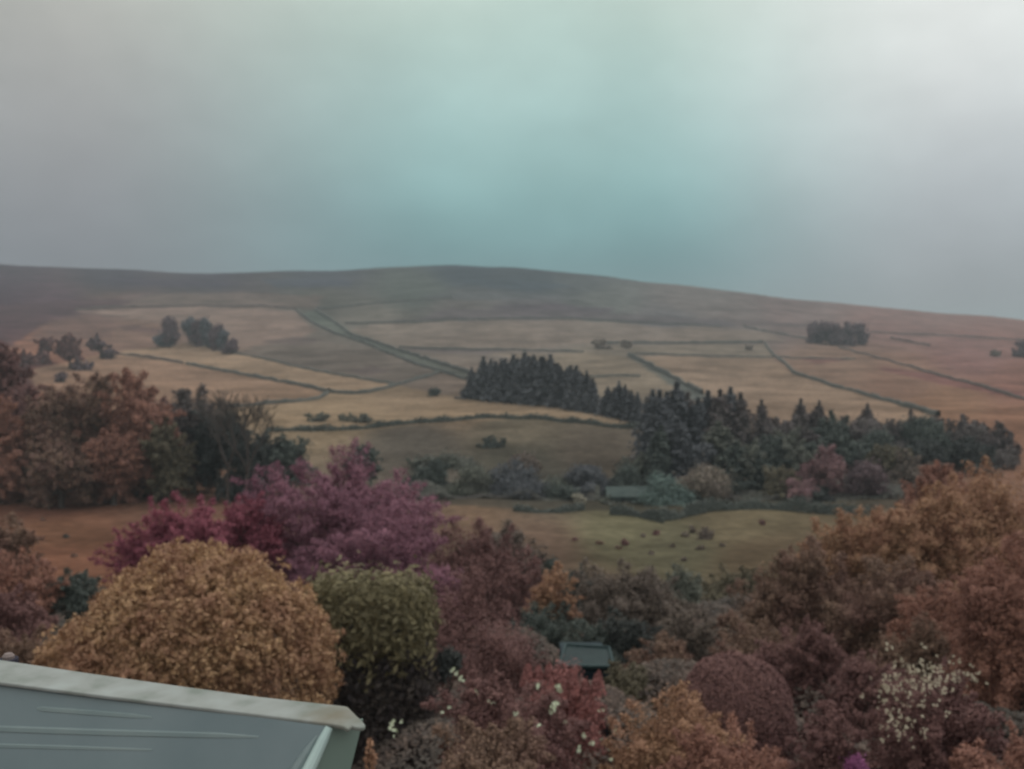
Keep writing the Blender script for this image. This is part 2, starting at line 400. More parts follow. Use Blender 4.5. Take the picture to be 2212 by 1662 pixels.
# conifer prototypes share their meshes
SPR = {}
def conifer_proto(key, h, r, n, size, seed, bare=0.08, rag=.25, blunt=0.0):
    rng = np.random.default_rng(seed)
    P, N = spire(h * (1 - bare), r, n, size, rng, rag=rag, blunt=blunt); P[:, 2] += h * bare
    V, Fq = leaves(P, N, size, rng, flat=.5, asp=1.7)
    mb = MB(); mb.tube([(0, 0, -0.5), (0, 0, h * .5), (0, 0, h * .93)], [h * .016, h * .011, h * .003], 6)
    SPR[key] = (mesh_np('conifer_needles', V, Fq), mb.mesh('conifer_trunk'), h)
def conifer(key, name, label, px, top, Y, material, group=None, rot=0, wid=1.0, basez=None):
    me, tr, h = SPR[key]
    p = at(px, top, Y); gz = float(zterr(p[0], Y)) if basez is None else basez
    s = (p[2] - gz) / h
    r = root(name, (p[0], Y, gz), label, 'conifer', group); r.scale = (s * wid, s * wid, s); r.rotation_euler = (0, 0, rot)
    o = link('crown', me, None, r); 
    if not me.materials: me.materials.append(material)
    o.material_slots[0].link = 'OBJECT'; o.material_slots[0].material = material
    link('trunk', tr, BARK, r)
    return r

# ================================================================== GROUND
def ss(a, b, x):
    t = np.clip((x - a) / (b - a), 0, 1); return t * t * (3 - 2 * t)
U = np.concatenate([np.linspace(-2.6, -0.66, 60), np.linspace(-0.65, 0.65, 640), np.linspace(0.66, 2.6, 60)])
YR = np.concatenate([np.linspace(-55, 8, 24), np.linspace(9, 99, 90), np.geomspace(100, 1620, 470), np.geomspace(1650, 9000, 40)])
UU, YY = np.meshgrid(U, YR); XX = UU * (YY + 62) * np.where(YY > 0, 1, 1)
XX = UU * (np.maximum(YY, -50) + 62)
ZZ = zterr(XX, YY)
QX, QY = project(XX, np.maximum(YY, 5), ZZ)
# smooth vegetation colour over the land with the warm-to-teal cast painted in: (px, py, colour, reach)
PTS = [(0, 600, (82, 72, 82)), (0, 640, (80, 66, 76)), (0, 700, (84, 66, 70)), (120, 660, (80, 66, 74)), (250, 605, (76, 74, 84)), (450, 608, (76, 74, 84)), (450, 625, (76, 74, 80)), (450, 645, (102, 94, 88)),
       (250, 650, (98, 86, 82)), (700, 600, (78, 84, 92)), (700, 640, (96, 98, 92)), (1000, 585, (70, 82, 90)), (900, 625, (92, 102, 98)), (1150, 603, (74, 86, 92)),
       (1250, 610, (90, 98, 100)), (1000, 670, (94, 94, 92)), (1300, 650, (96, 102, 100)), (1150, 680, (92, 92, 94)), (1500, 650, (106, 104, 102)), (1450, 695, (94, 96, 98)), (1700, 670, (112, 102, 100)), (1950, 690, (122, 102, 98)),
       (2212, 720, (126, 100, 94)), (1600, 690, (106, 102, 100)), (2100, 770, (124, 100, 96)), (2212, 820, (122, 96, 88)), (1950, 820, (124, 104, 92)), (2050, 870, (126, 104, 88)), (2212, 920, (120, 96, 82)),
       (1800, 800, (124, 108, 96)), (1300, 800, (112, 108, 98)), (1500, 725, (116, 110, 102)), (1100, 730, (112, 108, 102)), (800, 700, (104, 104, 98)), (700, 780, (104, 100, 94)),
       (880, 800, (106, 102, 96)), (500, 700, (124, 112, 102)), (300, 720, (122, 104, 94)), (150, 720, (118, 98, 88)), (80, 750, (128, 98, 84)), (100, 830, (112, 82, 74)),
       (700, 900, (124, 114, 96)), (1000, 880, (124, 112, 96)), (950, 840, (114, 106, 98)), (1100, 930, (104, 100, 88)), (900, 960, (86, 84, 78)), (1100, 990, (80, 80, 72)), (1300, 980, (90, 86, 78)), (1150, 1040, (76, 76, 70)), (950, 1060, (82, 80, 74)),
       (1350, 1150, (98, 98, 80)), (1600, 1130, (102, 97, 80)), (1450, 1180, (94, 94, 78)), (1650, 1200, (92, 84, 70)), (1000, 1110, (108, 94, 80)), (1150, 1180, (96, 84, 74)), (120, 1150, (116, 90, 74)), (120, 1210, (112, 84, 70)), (100, 1090, (104, 78, 68)), (400, 1120, (110, 88, 76)),
       (700, 1300, (84, 66, 60)), (1300, 1300, (84, 74, 64)), (1900, 1300, (82, 62, 56)), (200, 1400, (84, 60, 52)), (1100, 1600, (74, 58, 52)), (1900, 1600, (66, 50, 50))]
pp = np.array([(p[0], p[1]) for p in PTS], float); pc = np.array([lin(p[2]) for p in PTS]); pc[pp[:, 1] < 650] *= .74
qx = QX.ravel().clip(-300, 2500); qy = QY.ravel().clip(560, 1750)
acc = np.zeros((qx.size, 3)); ws = np.zeros(qx.size)
for (x, y), c in zip(pp, pc):
    d2 = ((qx - x) / 1.9) ** 2 + (qy - y) ** 2
    wv = 1 / (d2 + 260) ** 2.2
    acc += wv[:, None] * c; ws += wv
colr = acc / ws[:, None]
# fields with edges of their own, as closed outlines on the land
def inpoly(x, y, poly):
    ins = np.zeros(x.shape, bool); j = len(poly) - 1
    for i in range(len(poly)):
        xi, yi = poly[i]; xj, yj = poly[j]
        if yi != yj:
            ins ^= ((yi > y) != (yj > y)) & (x < (xj - xi) * (y - yi) / (yj - yi) + xi)
        j = i
    return ins
xw = XX.ravel(); yw = YY.ravel()
jx = qx + 2.2 * np.sin(xw / 3.1 + yw / 5) + 2 * np.sin(xw / 7.7 - yw / 11); jy = qy + 0.9 * np.sin(xw / 4.3 + yw / 3.7) + .9 * np.sin(xw / 9.1 + 2)
FIELDS = [
 ([(940, 1052), (1200, 1046), (1400, 1042), (1900, 1030), (1960, 1100), (1722, 1098), (1542, 1096), (1440, 1118), (1310, 1104), (1110, 1100), (940, 1090)], (66, 66, 60)),
 ([(-300, 640), (0, 660), (200, 645), (330, 652), (200, 668), (110, 690), (55, 728), (0, 760), (-300, 800)], (82, 66, 70)),
 ([(-300, 770), (60, 765), (170, 800), (120, 815), (40, 860), (-300, 940)], (80, 58, 58)),
 ([(330, 635), (520, 632), (700, 640), (680, 668), (436, 660), (260, 660)], (104, 96, 90)),
 ([(235, 763), (400, 742), (520, 764), (604, 784), (674, 800), (775, 818), (858, 833), (775, 852), (711, 848), (620, 828), (396, 786)], (136, 122, 104)),
 ([(60, 800), (235, 763), (396, 786), (620, 828), (711, 848), (637, 870), (486, 882), (300, 900), (100, 880)], (130, 112, 96)),
 ([(486, 882), (637, 870), (711, 848), (775, 852), (858, 833), (920, 845), (1010, 862), (1200, 880), (1390, 918), (1382, 927), (1177, 907), (1009, 907), (808, 925), (674, 932), (560, 930)], (128, 116, 98)),
 ([(160, 672), (436, 663), (637, 672), (680, 715), (640, 742), (520, 752), (350, 700), (240, 682)], (122, 110, 102)),
 ([(520, 760), (560, 745), (674, 738), (808, 755), (942, 803), (860, 830), (775, 816), (604, 782)], (100, 96, 90)),
 ([(741, 714), (820, 700), (1076, 692), (1244, 691), (1500, 712), (1650, 715), (1700, 735), (1640, 738), (1278, 742), (1110, 755), (862, 750)], (116, 110, 102)),
 ([(1278, 748), (1416, 746), (1650, 744), (1668, 762), (1668, 770), (1416, 765)], (112, 108, 98)),
 ([(1360, 772), (1416, 769), (1668, 774), (1715, 808), (1866, 853), (2027, 900), (1800, 950), (1517, 852)], (124, 112, 98)),
 ([(1060, 765), (1261, 763), (1350, 770), (1420, 800), (1480, 850), (1300, 860), (1280, 815), (1160, 780)], (116, 110, 98)),
 ([(674, 672), (692, 672), (760, 716), (892, 768), (1016, 808), (1009, 821), (942, 801), (808, 751), (674, 697), (652, 676)], (84, 94, 88)),
 ([(1350, 766), (1368, 768), (1430, 800), (1530, 855), (1500, 868), (1416, 808)], (80, 90, 88)),
 ([(900, 640), (1050, 628), (1180, 636), (1150, 646), (980, 650)], (84, 90, 92)),
 ([(1000, 604), (1120, 606), (1240, 618), (1180, 626), (1060, 622)], (70, 82, 90)),
 ([(560, 602), (760, 606), (760, 618), (600, 622)], (70, 76, 86)),
 ([(200, 600), (420, 606), (520, 612), (470, 622), (300, 618)], (70, 66, 78)),
 ([(1060, 662), (1200, 656), (1330, 668), (1290, 684), (1090, 684)], (84, 80, 86)),
 ([(1560, 690), (1760, 700), (1740, 706), (1600, 702)], (96, 90, 90)),
 ([(560, 738), (640, 728), (700, 735), (640, 748)], (92, 86, 84)),
 ([(740, 800), (800, 790), (850, 800), (800, 812)], (92, 86, 84)),
 ([(1460, 690), (1560, 696), (1600, 706), (1420, 704)], (82, 82, 86)),
 ([(1900, 790), (2050, 812), (2212, 850), (2212, 862), (2050, 835), (1900, 800)], (112, 84, 82)),
 ([(1730, 775), (1810, 772), (1830, 780), (1760, 786)], (108, 84, 80)),
 ([(250, 700), (360, 712), (350, 722), (260, 712)], (98, 82, 80)),
 ([(741, 699), (1076, 690), (1244, 689), (1416, 700), (1600, 706), (1560, 690), (1300, 676), (1100, 666), (960, 668), (900, 690)], (92, 90, 92)),
 ([(1110, 757), (1060, 765), (900, 760), (862, 752)], (96, 92, 92)),
 ([(60, 735), (130, 690), (200, 678), (250, 700), (240, 730), (150, 738)], (108, 90, 84)),
]
for poly, c in FIELDS:
    m = inpoly(jx, jy, poly) & (yw > 120) & (yw < 1600)
    colr[m] = 0.2 * colr[m] + .8 * np.array(lin(c)) * (1.1 if sum(c) > 315 else .96)
nr, nc = XX.shape
cr = colr.reshape(nr, nc, 3)
for _ in range(2):
    c2 = cr.copy(); c2[1:-1, 1:-1] = (cr[1:-1, 1:-1] * 4 + cr[:-2, 1:-1] + cr[2:, 1:-1] + cr[1:-1, :-2] + cr[1:-1, 2:]) / 8; cr = c2
V = np.stack([XX, YY, ZZ], -1).reshape(-1, 3)
ii = np.arange(nr * nc).reshape(nr, nc)
Fq = np.stack([ii[:-1, :-1], ii[:-1, 1:], ii[1:, 1:], ii[1:, :-1]], -1).reshape(-1, 4)
gm = mesh_np('ground', V, Fq, smooth=True)
ca = gm.color_attributes.new('vegetation', 'FLOAT_COLOR', 'POINT')
cc = np.ones((nr * nc, 4), np.float32); cc[:, :3] = np.clip((cr.reshape(-1, 3) * 1.08 - cr.reshape(-1, 3).mean(1, keepdims=True) * .08) * np.array([1.08, .97, .94]) * KG, 0, .8); ca.data.foreach_set('color', cc.ravel())
m, nt, b = mat('rough_pasture'); L = nt.links.new
at_ = nd(nt, 'ShaderNodeAttribute', attribute_name='vegetation')
tc = nd(nt, 'ShaderNodeTexCoord')
def noise(scale, detail, sx=1, sy=1, rough=.55):
    mp = nd(nt, 'ShaderNodeMapping'); mp.inputs['Scale'].default_value = (sx, sy, 1); L(tc.outputs['Object'], mp.inputs[0])
    n = nd(nt, 'ShaderNodeTexNoise'); n.inputs['Scale'].default_value = scale; n.inputs['Detail'].default_value = detail; n.inputs['Roughness'].default_value = rough
    L(mp.outputs[0], n.inputs['Vector']); return n
n1 = noise(0.05, 8, .7, .8, .7); n2 = noise(0.5, 4); n3 = noise(0.012, 5, .8, .9, .65)
def rng_(n, lo, hi, a=.35, bb=.65):
    r = nd(nt, 'ShaderNodeMapRange'); L(n.outputs['Fac'], r.inputs['Value']); r.inputs['From Min'].default_value = a; r.inputs['From Max'].default_value = bb
    r.inputs['To Min'].default_value = lo; r.inputs['To Max'].default_value = hi; return r
r1 = rng_(n1, .58, 1.22); r2 = rng_(n2, .76, 1.14); r3 = rng_(n3, .82, 1.1)
mm = nd(nt, 'ShaderNodeMath', operation='MULTIPLY'); L(r1.outputs[0], mm.inputs[0]); L(r2.outputs[0], mm.inputs[1])
mm2 = nd(nt, 'ShaderNodeMath', operation='MULTIPLY'); L(mm.outputs[0], mm2.inputs[0]); L(r3.outputs[0], mm2.inputs[1])
vs = nd(nt, 'ShaderNodeVectorMath', operation='SCALE'); L(at_.outputs['Color'], vs.inputs[0]); L(mm2.outputs[0], vs.inputs['Scale'])
L(vs.outputs[0], b.inputs['Base Color']); b.inputs['Roughness'].default_value = 1.0; b.inputs['Specular IOR Level'].default_value = 0.0
gm.materials.append(m)
ground = link('hillside', gm); tag(ground, kind='structure')

# ================================================================== FIELD WALLS AND HEDGES
def field_wall(name, label, cat, pts, h=1.4, wd=0.8, material=None, group='walls dividing the fields', step=3.0, seed=0, rough=.18):
    W = np.array([onground(*p) for p in pts])
    seg = np.linalg.norm(np.diff(W[:, :2], axis=0), axis=1); s = np.concatenate([[0], np.cumsum(seg)])
    n = max(4, int(s[-1] / step)); n = min(n, 400)
    t = np.linspace(0, s[-1], n); X = np.interp(t, s, W[:, 0]); Yv = np.interp(t, s, W[:, 1])
    k = 3
    if n > 12:
        for _ in range(3):
            X[1:-1] = (X[:-2] + 2 * X[1:-1] + X[2:]) / 4; Yv[1:-1] = (Yv[:-2] + 2 * Yv[1:-1] + Yv[2:]) / 4
    rng = np.random.default_rng(seed + 5)
    tx = np.gradient(X); ty = np.gradient(Yv); ln = np.hypot(tx, ty) + 1e-9; nx = -ty / ln; ny = tx / ln
    sh = 0.65 + 0.35 * np.clip(_smooth(rng.random(n + 8), 7)[:n] * 2.6 - .45, 0, 1)
    hh = h * sh * (1 + rng.normal(0, rough * .6, n)); ww = wd * (1 + rng.normal(0, rough * .6, n))
    ww *= 1; cx, cy = X[0], Yv[0]; cz = float(zterr(cx, cy))
    prof = [(-.5, -.6), (-.48, .55), (-.32, .92), (.05, 1.02), (.34, .9), (.5, .5), (.5, -.6)]
    V = []; 
    Z = zterr(X, Yv)
    for (u, v) in prof:
        jit = rng.normal(0, rough * .35, (n, 2)) * wd
        V.append(np.stack([X + nx * (u * ww) + nx * jit[:, 0] - cx, Yv + ny * (u * ww) + ny * jit[:, 0] - cy, Z + (v * hh if v > 0 else np.full(n, v)) + (jit[:, 1] * .5 if v > 0 else 0) - cz], -1))
    V = np.stack(V, 1); q = len(prof)
    ii = np.arange(n * q).reshape(n, q)
    Fq = np.stack([ii[:-1, :-1], ii[1:, :-1], ii[1:, 1:], ii[:-1, 1:]], -1).reshape(-1, 4)
    me = mesh_np(name, V.reshape(-1, 3), Fq)
    o = link(name, me, material or STONE); o.location = (cx, cy, cz)
    return tag(o, label, cat, group)
FW = [
 ('wall', 'dark wall slanting down from the left field corner to a narrow gateway gap', [(235, 763), (300, 771), (396, 786)], STONEW, 1.7),
 ('wall', 'long dark wall running from the gateway gap down right to the wall junction', [(403, 787), (503, 805), (620, 828), (711, 848)], STONE, 1.8),
 ('wall', 'curved wall rising right from the junction to the foot of the walled lane', [(714, 849), (775, 852), (825, 843), (858, 833), (909, 818), (949, 806)], STONE, 1.7),
 ('wall', 'curving wall from the junction down left behind the bare tree', [(709, 850), (688, 862), (637, 870), (570, 875), (486, 882)], STONE, 1.6),
 ('wall', 'thin wall along the upper edge of the pale wedge field right of the left copse', [(503, 764), (604, 784), (674, 800), (775, 818), (852, 831)], STONE, 1.2),
 ('wall', 'faint high wall along the top of the left fields below the moor', [(161, 670), (235, 664), (352, 664), (436, 661), (570, 662), (640, 668)], STONEW, 2.0),
 ('wall', 'upper wall of the diagonal green lane running down to the plantation', [(680, 670), (741, 711), (808, 741), (892, 768), (942, 784), (1016, 808)], STONE, 2.4),
 ('wall', 'lower wall of the diagonal green lane running down to the plantation', [(640, 672), (674, 697), (741, 727), (808, 751), (875, 778), (942, 801), (1009, 821)], STONE, 2.0),
 ('wall', 'faint wall climbing right from the head of the lane onto the moor', [(684, 668), (775, 660), (875, 652), (976, 645)], STONE, 2.0),
 ('wall', 'straight high wall between the middle pasture and the heather moor', [(745, 700), (909, 697), (1076, 690), (1244, 689), (1416, 700), (1560, 706)], STONE, 1.8),
 ('wall', 'thin level wall just above the middle plantation', [(862, 752), (976, 756), (1110, 757), (1261, 761)], STONE, 1.6),
 ('wall', 'level dark wall ending in a right angle corner above the right hand field', [(1278, 744), (1416, 743), (1560, 742), (1648, 741)], STONE, 2.2),
 ('wall', 'wall dropping from the right angle corner and curving down behind the pines', [(1652, 742), (1668, 764), (1715, 808), (1776, 826), (1866, 853), (1938, 873), (2027, 900)], STONE, 1.9),
 ('wall', 'thin straight wall across the field below the cornered wall', [(1370, 766), (1524, 771), (1668, 773), (1848, 776)], STONE, 1.3),
 ('wall', 'broad dark sunken wall slanting down to the tall pines in the middle', [(1358, 768), (1416, 798), (1470, 826), (1517, 852)], STONE, 2.6),
 ('wall', 'thin wall slanting down to the left edge of the right hand copse', [(1607, 706), (1668, 720), (1747, 735)], STONE, 1.9),
 ('wall', 'long thin wall running from the right hand copse down to the right edge', [(1812, 751), (1848, 762), (1920, 780), (1992, 801), (2099, 830), (2230, 868)], STONEW, 1.6),
 ('wall', 'faint level wall leaving the right side of the right hand copse', [(1876, 720), (1992, 724), (2099, 729), (2230, 737)], STONEW, 1.7),
 ('wall', 'short wall spur slanting down to a point right of the right hand copse', [(1925, 731), (1968, 740), (2009, 748)], STONEW, 1.9),
 ('wall', 'short low wall between the plantation and the scattered spruces', [(1275, 815), (1330, 813), (1382, 814)], STONE, 1.2),
]
for i, (nm, lb, pts, mt, h) in enumerate(FW):
    field_wall('dry_stone_wall', lb, 'field wall', pts, h, 1.3, mt, 'dry stone walls across the hillside', seed=i)
# hedges: leafy rows
HEDGE = leafmat('hedge_leaf', (52, 60, 56), (84, 88, 80), (66, 72, 66), .2)
def hedge(label, pts, h, wd, material, n, seed, leaf=.35, name='hedge'):
    W = np.array([onground(*p) for p in pts]); seg = np.linalg.norm(np.diff(W[:, :2], axis=0), axis=1); s = np.concatenate([[0], np.cumsum(seg)])
    rng = np.random.default_rng(seed)
    t = rng.random(n) * s[-1]; X = np.interp(t, s, W[:, 0]); Yv = np.interp(t, s, W[:, 1])
    an = rng.random(n) * math.pi; hh = h * (0.74 + .3 * np.sin(t / 4.1) * np.sin(t / 1.7 + 1) + .22 * np.sin(t / 2.3 + 2) * np.sin(t / 7) + .16 * rng.normal(size=n))
    rr = .7 + .3 * rng.random(n) + rng.exponential(.1, n) * .8
    Yv2 = Yv - np.cos(an) * wd * .5 * rr; Z = zterr(X, Yv) + np.sin(an) * hh * rr
    c0 = np.array([X.mean(), Yv.mean(), float(zterr(X.mean(), Yv.mean()))])
    P = np.stack([X, Yv2, Z], 1) - c0; N = np.stack([np.zeros(n), -np.cos(an), np.sin(an)], 1)
    V, Fq = leaves(P, N, leaf, rng)
    o = link(name, mesh_np(name, V, Fq), material); o.location = c0
    return tag(o, label, 'hedge', 'dark hedges along the fields')
hedge('long dark hedge along the brow of the grassy bank below the plantation', [(575, 933), (674, 932), (808, 925), (909, 914), (1009, 907), (1076, 904), (1177, 907), (1278, 917), (1385, 928)], 1.5, 1.4, HEDGE, 9000, 1, .45)
hedge('dark curved hedge behind the near field, right of the white gate blossom', [(1420, 1126), (1455, 1122), (1488, 1114), (1542, 1103), (1632, 1100), (1722, 1105), (1776, 1110), (1900, 1112)], 2.0, 1.6, HEDGE, 9000, 2, .3)
hedge('short dark hedge behind the near field, left of the teal willow', [(1110, 1104), (1160, 1108), (1210, 1108), (1262, 1102)], 1.0, 1.2, HEDGE, 3000, 3, .3)
hedge('dark hedge under the teal willow dipping to the field gateway', [(1318, 1112), (1360, 1114), (1400, 1122), (1432, 1130)], 1.7, 1.4, HEDGE, 3500, 4, .3)

# ================================================================== LEAF MATERIALS
M = {}
def lm(k, *a, **kw): M[k] = leafmat('leaf_' + k, *a, **kw)
lm('gold', (112, 80, 54), (164, 128, 82), (128, 90, 64), sc=1.0)
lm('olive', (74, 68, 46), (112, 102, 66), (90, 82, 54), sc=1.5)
lm('yew', (48, 43, 43), (76, 67, 60), (58, 50, 50), sc=1.5)  # near-black: darkened for the shadow under the hedge's olive band
lm('crimson', (96, 44, 58), (142, 68, 84), (108, 48, 64), sc=.5)
lm('magenta', (92, 56, 72), (136, 86, 100), (108, 66, 82), sc=.35)
lm('maroon', (78, 50, 50), (114, 78, 70), (90, 58, 56), sc=.5)
lm('brown', (78, 58, 48), (120, 92, 70), (98, 68, 58), sc=.5)
lm('rust', (96, 62, 52), (146, 98, 74), (116, 76, 62), sc=.4)
lm('redtip', (104, 60, 58), (146, 86, 78), (116, 70, 66), sc=2)
lm('orange', (104, 74, 52), (156, 116, 78), (126, 86, 62), sc=.8)
lm('darkgreen', (46, 54, 52), (78, 86, 76), (58, 64, 60), sc=.6)
lm('slate', (56, 60, 66), (88, 90, 92), (68, 70, 74), sc=.25)
lm('pine', (66, 58, 62), (100, 90, 86), (78, 72, 68), sc=.25)
lm('greygreen', (62, 66, 58), (96, 98, 84), (78, 78, 70), sc=.3)
lm('greybrown', (70, 60, 54), (106, 92, 78), (84, 72, 64), sc=.5)
lm('teal', (56, 74, 72), (94, 112, 102), (70, 88, 82), sc=.3)
lm('pinkleaf', (88, 62, 66), (130, 94, 92), (106, 74, 78), sc=.3)
lm('warmgreen', (66, 60, 46), (100, 92, 68), (82, 74, 56), sc=.3)
lm('tan', (88, 78, 68), (120, 108, 92), (100, 88, 78), sc=.3)
lm('blackgreen', (42, 46, 46), (66, 70, 64), (52, 54, 54), sc=.4)
lm('purplegrey', (68, 52, 58), (100, 80, 82), (82, 64, 68), sc=.3)

# ================================================================== MID-HILL TREES
ORD = ['first', 'second', 'third', 'fourth', 'fifth', 'sixth', 'seventh', 'eighth', 'ninth', 'tenth', 'eleventh', 'twelfth', 'thirteenth', 'fourteenth', 'fifteenth', 'sixteenth', 'seventeenth', 'eighteenth', 'nineteenth', 'twentieth', 'twenty-first', 'twenty-second', 'twenty-third', 'twenty-fourth', 'twenty-fifth', 'twenty-sixth']
for i in range(4):
    conifer_proto('far%d' % i, 18, 4.2, 1300, .9, 40 + i, bare=.03, rag=.3, blunt=.35)
for i in range(4):
    conifer_proto('near%d' % i, 20, 5.0, 4200, .6, 50 + i, bare=.04, rag=.45, blunt=.5)
for i in range(3):
    conifer_proto('pine%d' % i, 14, 3.4, 2400, .42, 60 + i, bare=.34, rag=.4, blunt=1.0)
rnd = random.Random(4)
tops = [(1022, 795, 862), (1034, 784, 864), (1046, 777, 866), (1058, 773, 866), (1070, 778, 866), (1082, 775, 868), (1094, 770, 868), (1106, 768, 869), (1118, 774, 870), (1130, 771, 871), (1142, 772, 872), (1154, 773, 873),
        (1166, 775, 874), (1178, 777, 875), (1190, 773, 876), (1200, 779, 877), (1212, 786, 879), (1224, 790, 881), (1236, 793, 883), (1248, 796, 885), (1260, 800, 888), (1271, 808, 890), (1281, 822, 893)]
for i, (x, t, bs) in enumerate(tops):
    Y = yat(x, bs) + rnd.uniform(-1, 9); x += rnd.uniform(-4, 4); t += rnd.uniform(-5, 9)
    conifer('far%d' % (i % 4), 'spruce_tree', 'slender dark spruce, %s from the left in the middle plantation' % ORD[i], x, t, Y, M['slate'], 'spruces of the middle plantation', rnd.random() * 6, rnd.uniform(1.2, 1.6))
tops = [(1301, 858, 896), (1313, 838, 899), (1326, 840, 901), (1337, 826, 903), (1350, 834, 905), (1363, 846, 908), (1377, 850, 911)]
for i, (x, t, bs) in enumerate(tops):
    conifer('far%d' % (i % 4), 'spruce_tree', 'small blue-grey spruce, %s from the left in the row right of the plantation' % ORD[i], x, t, yat(x, bs), M['slate'], 'spruces linking the plantation to the valley wood', rnd.random() * 6, rnd.uniform(1.1, 1.6))
# tall dark conifers of the valley wood
tops = [(1410, 848, 235, 'slate'), (1424, 850, 225, 'slate'), (1440, 840, 238, 'slate'), (1462, 836, 232, 'slate'), (1486, 848, 240, 'pine'), (1508, 862, 232, 'slate'), (1530, 842, 240, 'slate'), (1556, 838, 232, 'pine'), (1578, 846, 238, 'slate'), (1600, 842, 236, 'pine')]
for i, (x, t, Y, mt) in enumerate(tops):
    t += rnd.uniform(-6, 14)
    conifer('near%d' % (i % 4), 'spruce_tree', 'tall dark spruce rising over the valley wood, %s from the left' % ORD[i], x, t, Y, M[mt], 'tall spruces in the valley wood', rnd.random() * 6, 1.25)
# front lower conifers
for i, (x, t, Y, mt, wd, lb) in enumerate([
    (1428, 925, 205, 'darkgreen', 1.3, 'broad dark conifer at the left edge of the valley wood below the hedge end'),
    (1462, 905, 207, 'slate', 1.5, 'dark blue-green conifer in front of the tall spruces'),
    (1492, 960, 203, 'slate', 1.6, 'low dark conifer behind the tan round tree'),
    (1552, 915, 212, 'greygreen', 2.2, 'broad grey-green conifer in front of the tall spruces'),
    (1590, 958, 200, 'darkgreen', 2.2, 'pale-tipped green conifer sloping down to the dark hedge'),
    (1640, 985, 198, 'darkgreen', 1.8, 'squat green conifer left of the pink tree')]):
    conifer('near%d' % (i % 4), 'conifer_tree', lb, x, t, Y, M[mt], 'conifers in front of the valley wood', rnd.random() * 6, wd)
# the pines of the right half
tops = [(1645, 868, 240, 1.0, 'near'), (1672, 900, 238, 1.3, 'pine'), (1700, 902, 240, 1.4, 'pine'), (1730, 866, 238, 1.0, 'near'), (1750, 884, 240, 1.3, 'pine'), (1770, 870, 238, 1.0, 'near'), (1796, 888, 236, 1.3, 'pine'), (1824, 896, 238, 1.4, 'pine'),
        (1850, 892, 238, 1.3, 'pine'), (1874, 876, 236, 1.1, 'near'), (1898, 898, 238, 1.3, 'pine'), (1922, 902, 236, 1.3, 'pine'), (1948, 900, 238, 1.3, 'pine'), (1974, 892, 236, 1.3, 'pine'), (1998, 898, 238, 1.4, 'pine'), (2024, 896, 236, 1.3, 'pine'),
        (2050, 898, 238, 1.4, 'pine'), (2078, 896, 236, 1.3, 'pine'), (2104, 894, 238, 1.3, 'pine'), (2130, 900, 236, 1.4, 'pine'), (2156, 908, 236, 1.3, 'pine'), (2180, 930, 236, 1.1, 'pine')]
for i, (x, t, Y, wd, kd) in enumerate(tops):
    if kd == 'pine':
        h_ = rnd.uniform(20, 30); t_ = t - 8 + rnd.uniform(-6, 8)
        plant('pine_tree', 'dark ragged pine against the pale field, %s from the left in the right hand line' % ORD[i], 'pine', x - h_, x + h_, t_, t_ + rnd.uniform(84, 112), Y, M['pine'], 'plume', seed=500 + i, leaf=2.1, dens=5.5, k=34, group='line of pines on the right')
        continue
    conifer(kd + str(i % 3), 'pine_tree', 'dark ragged pine against the pale field, %s from the left in the right hand line' % ORD[i], x, t, Y, M['pine'], 'line of pines on the right', rnd.random() * 6, wd)
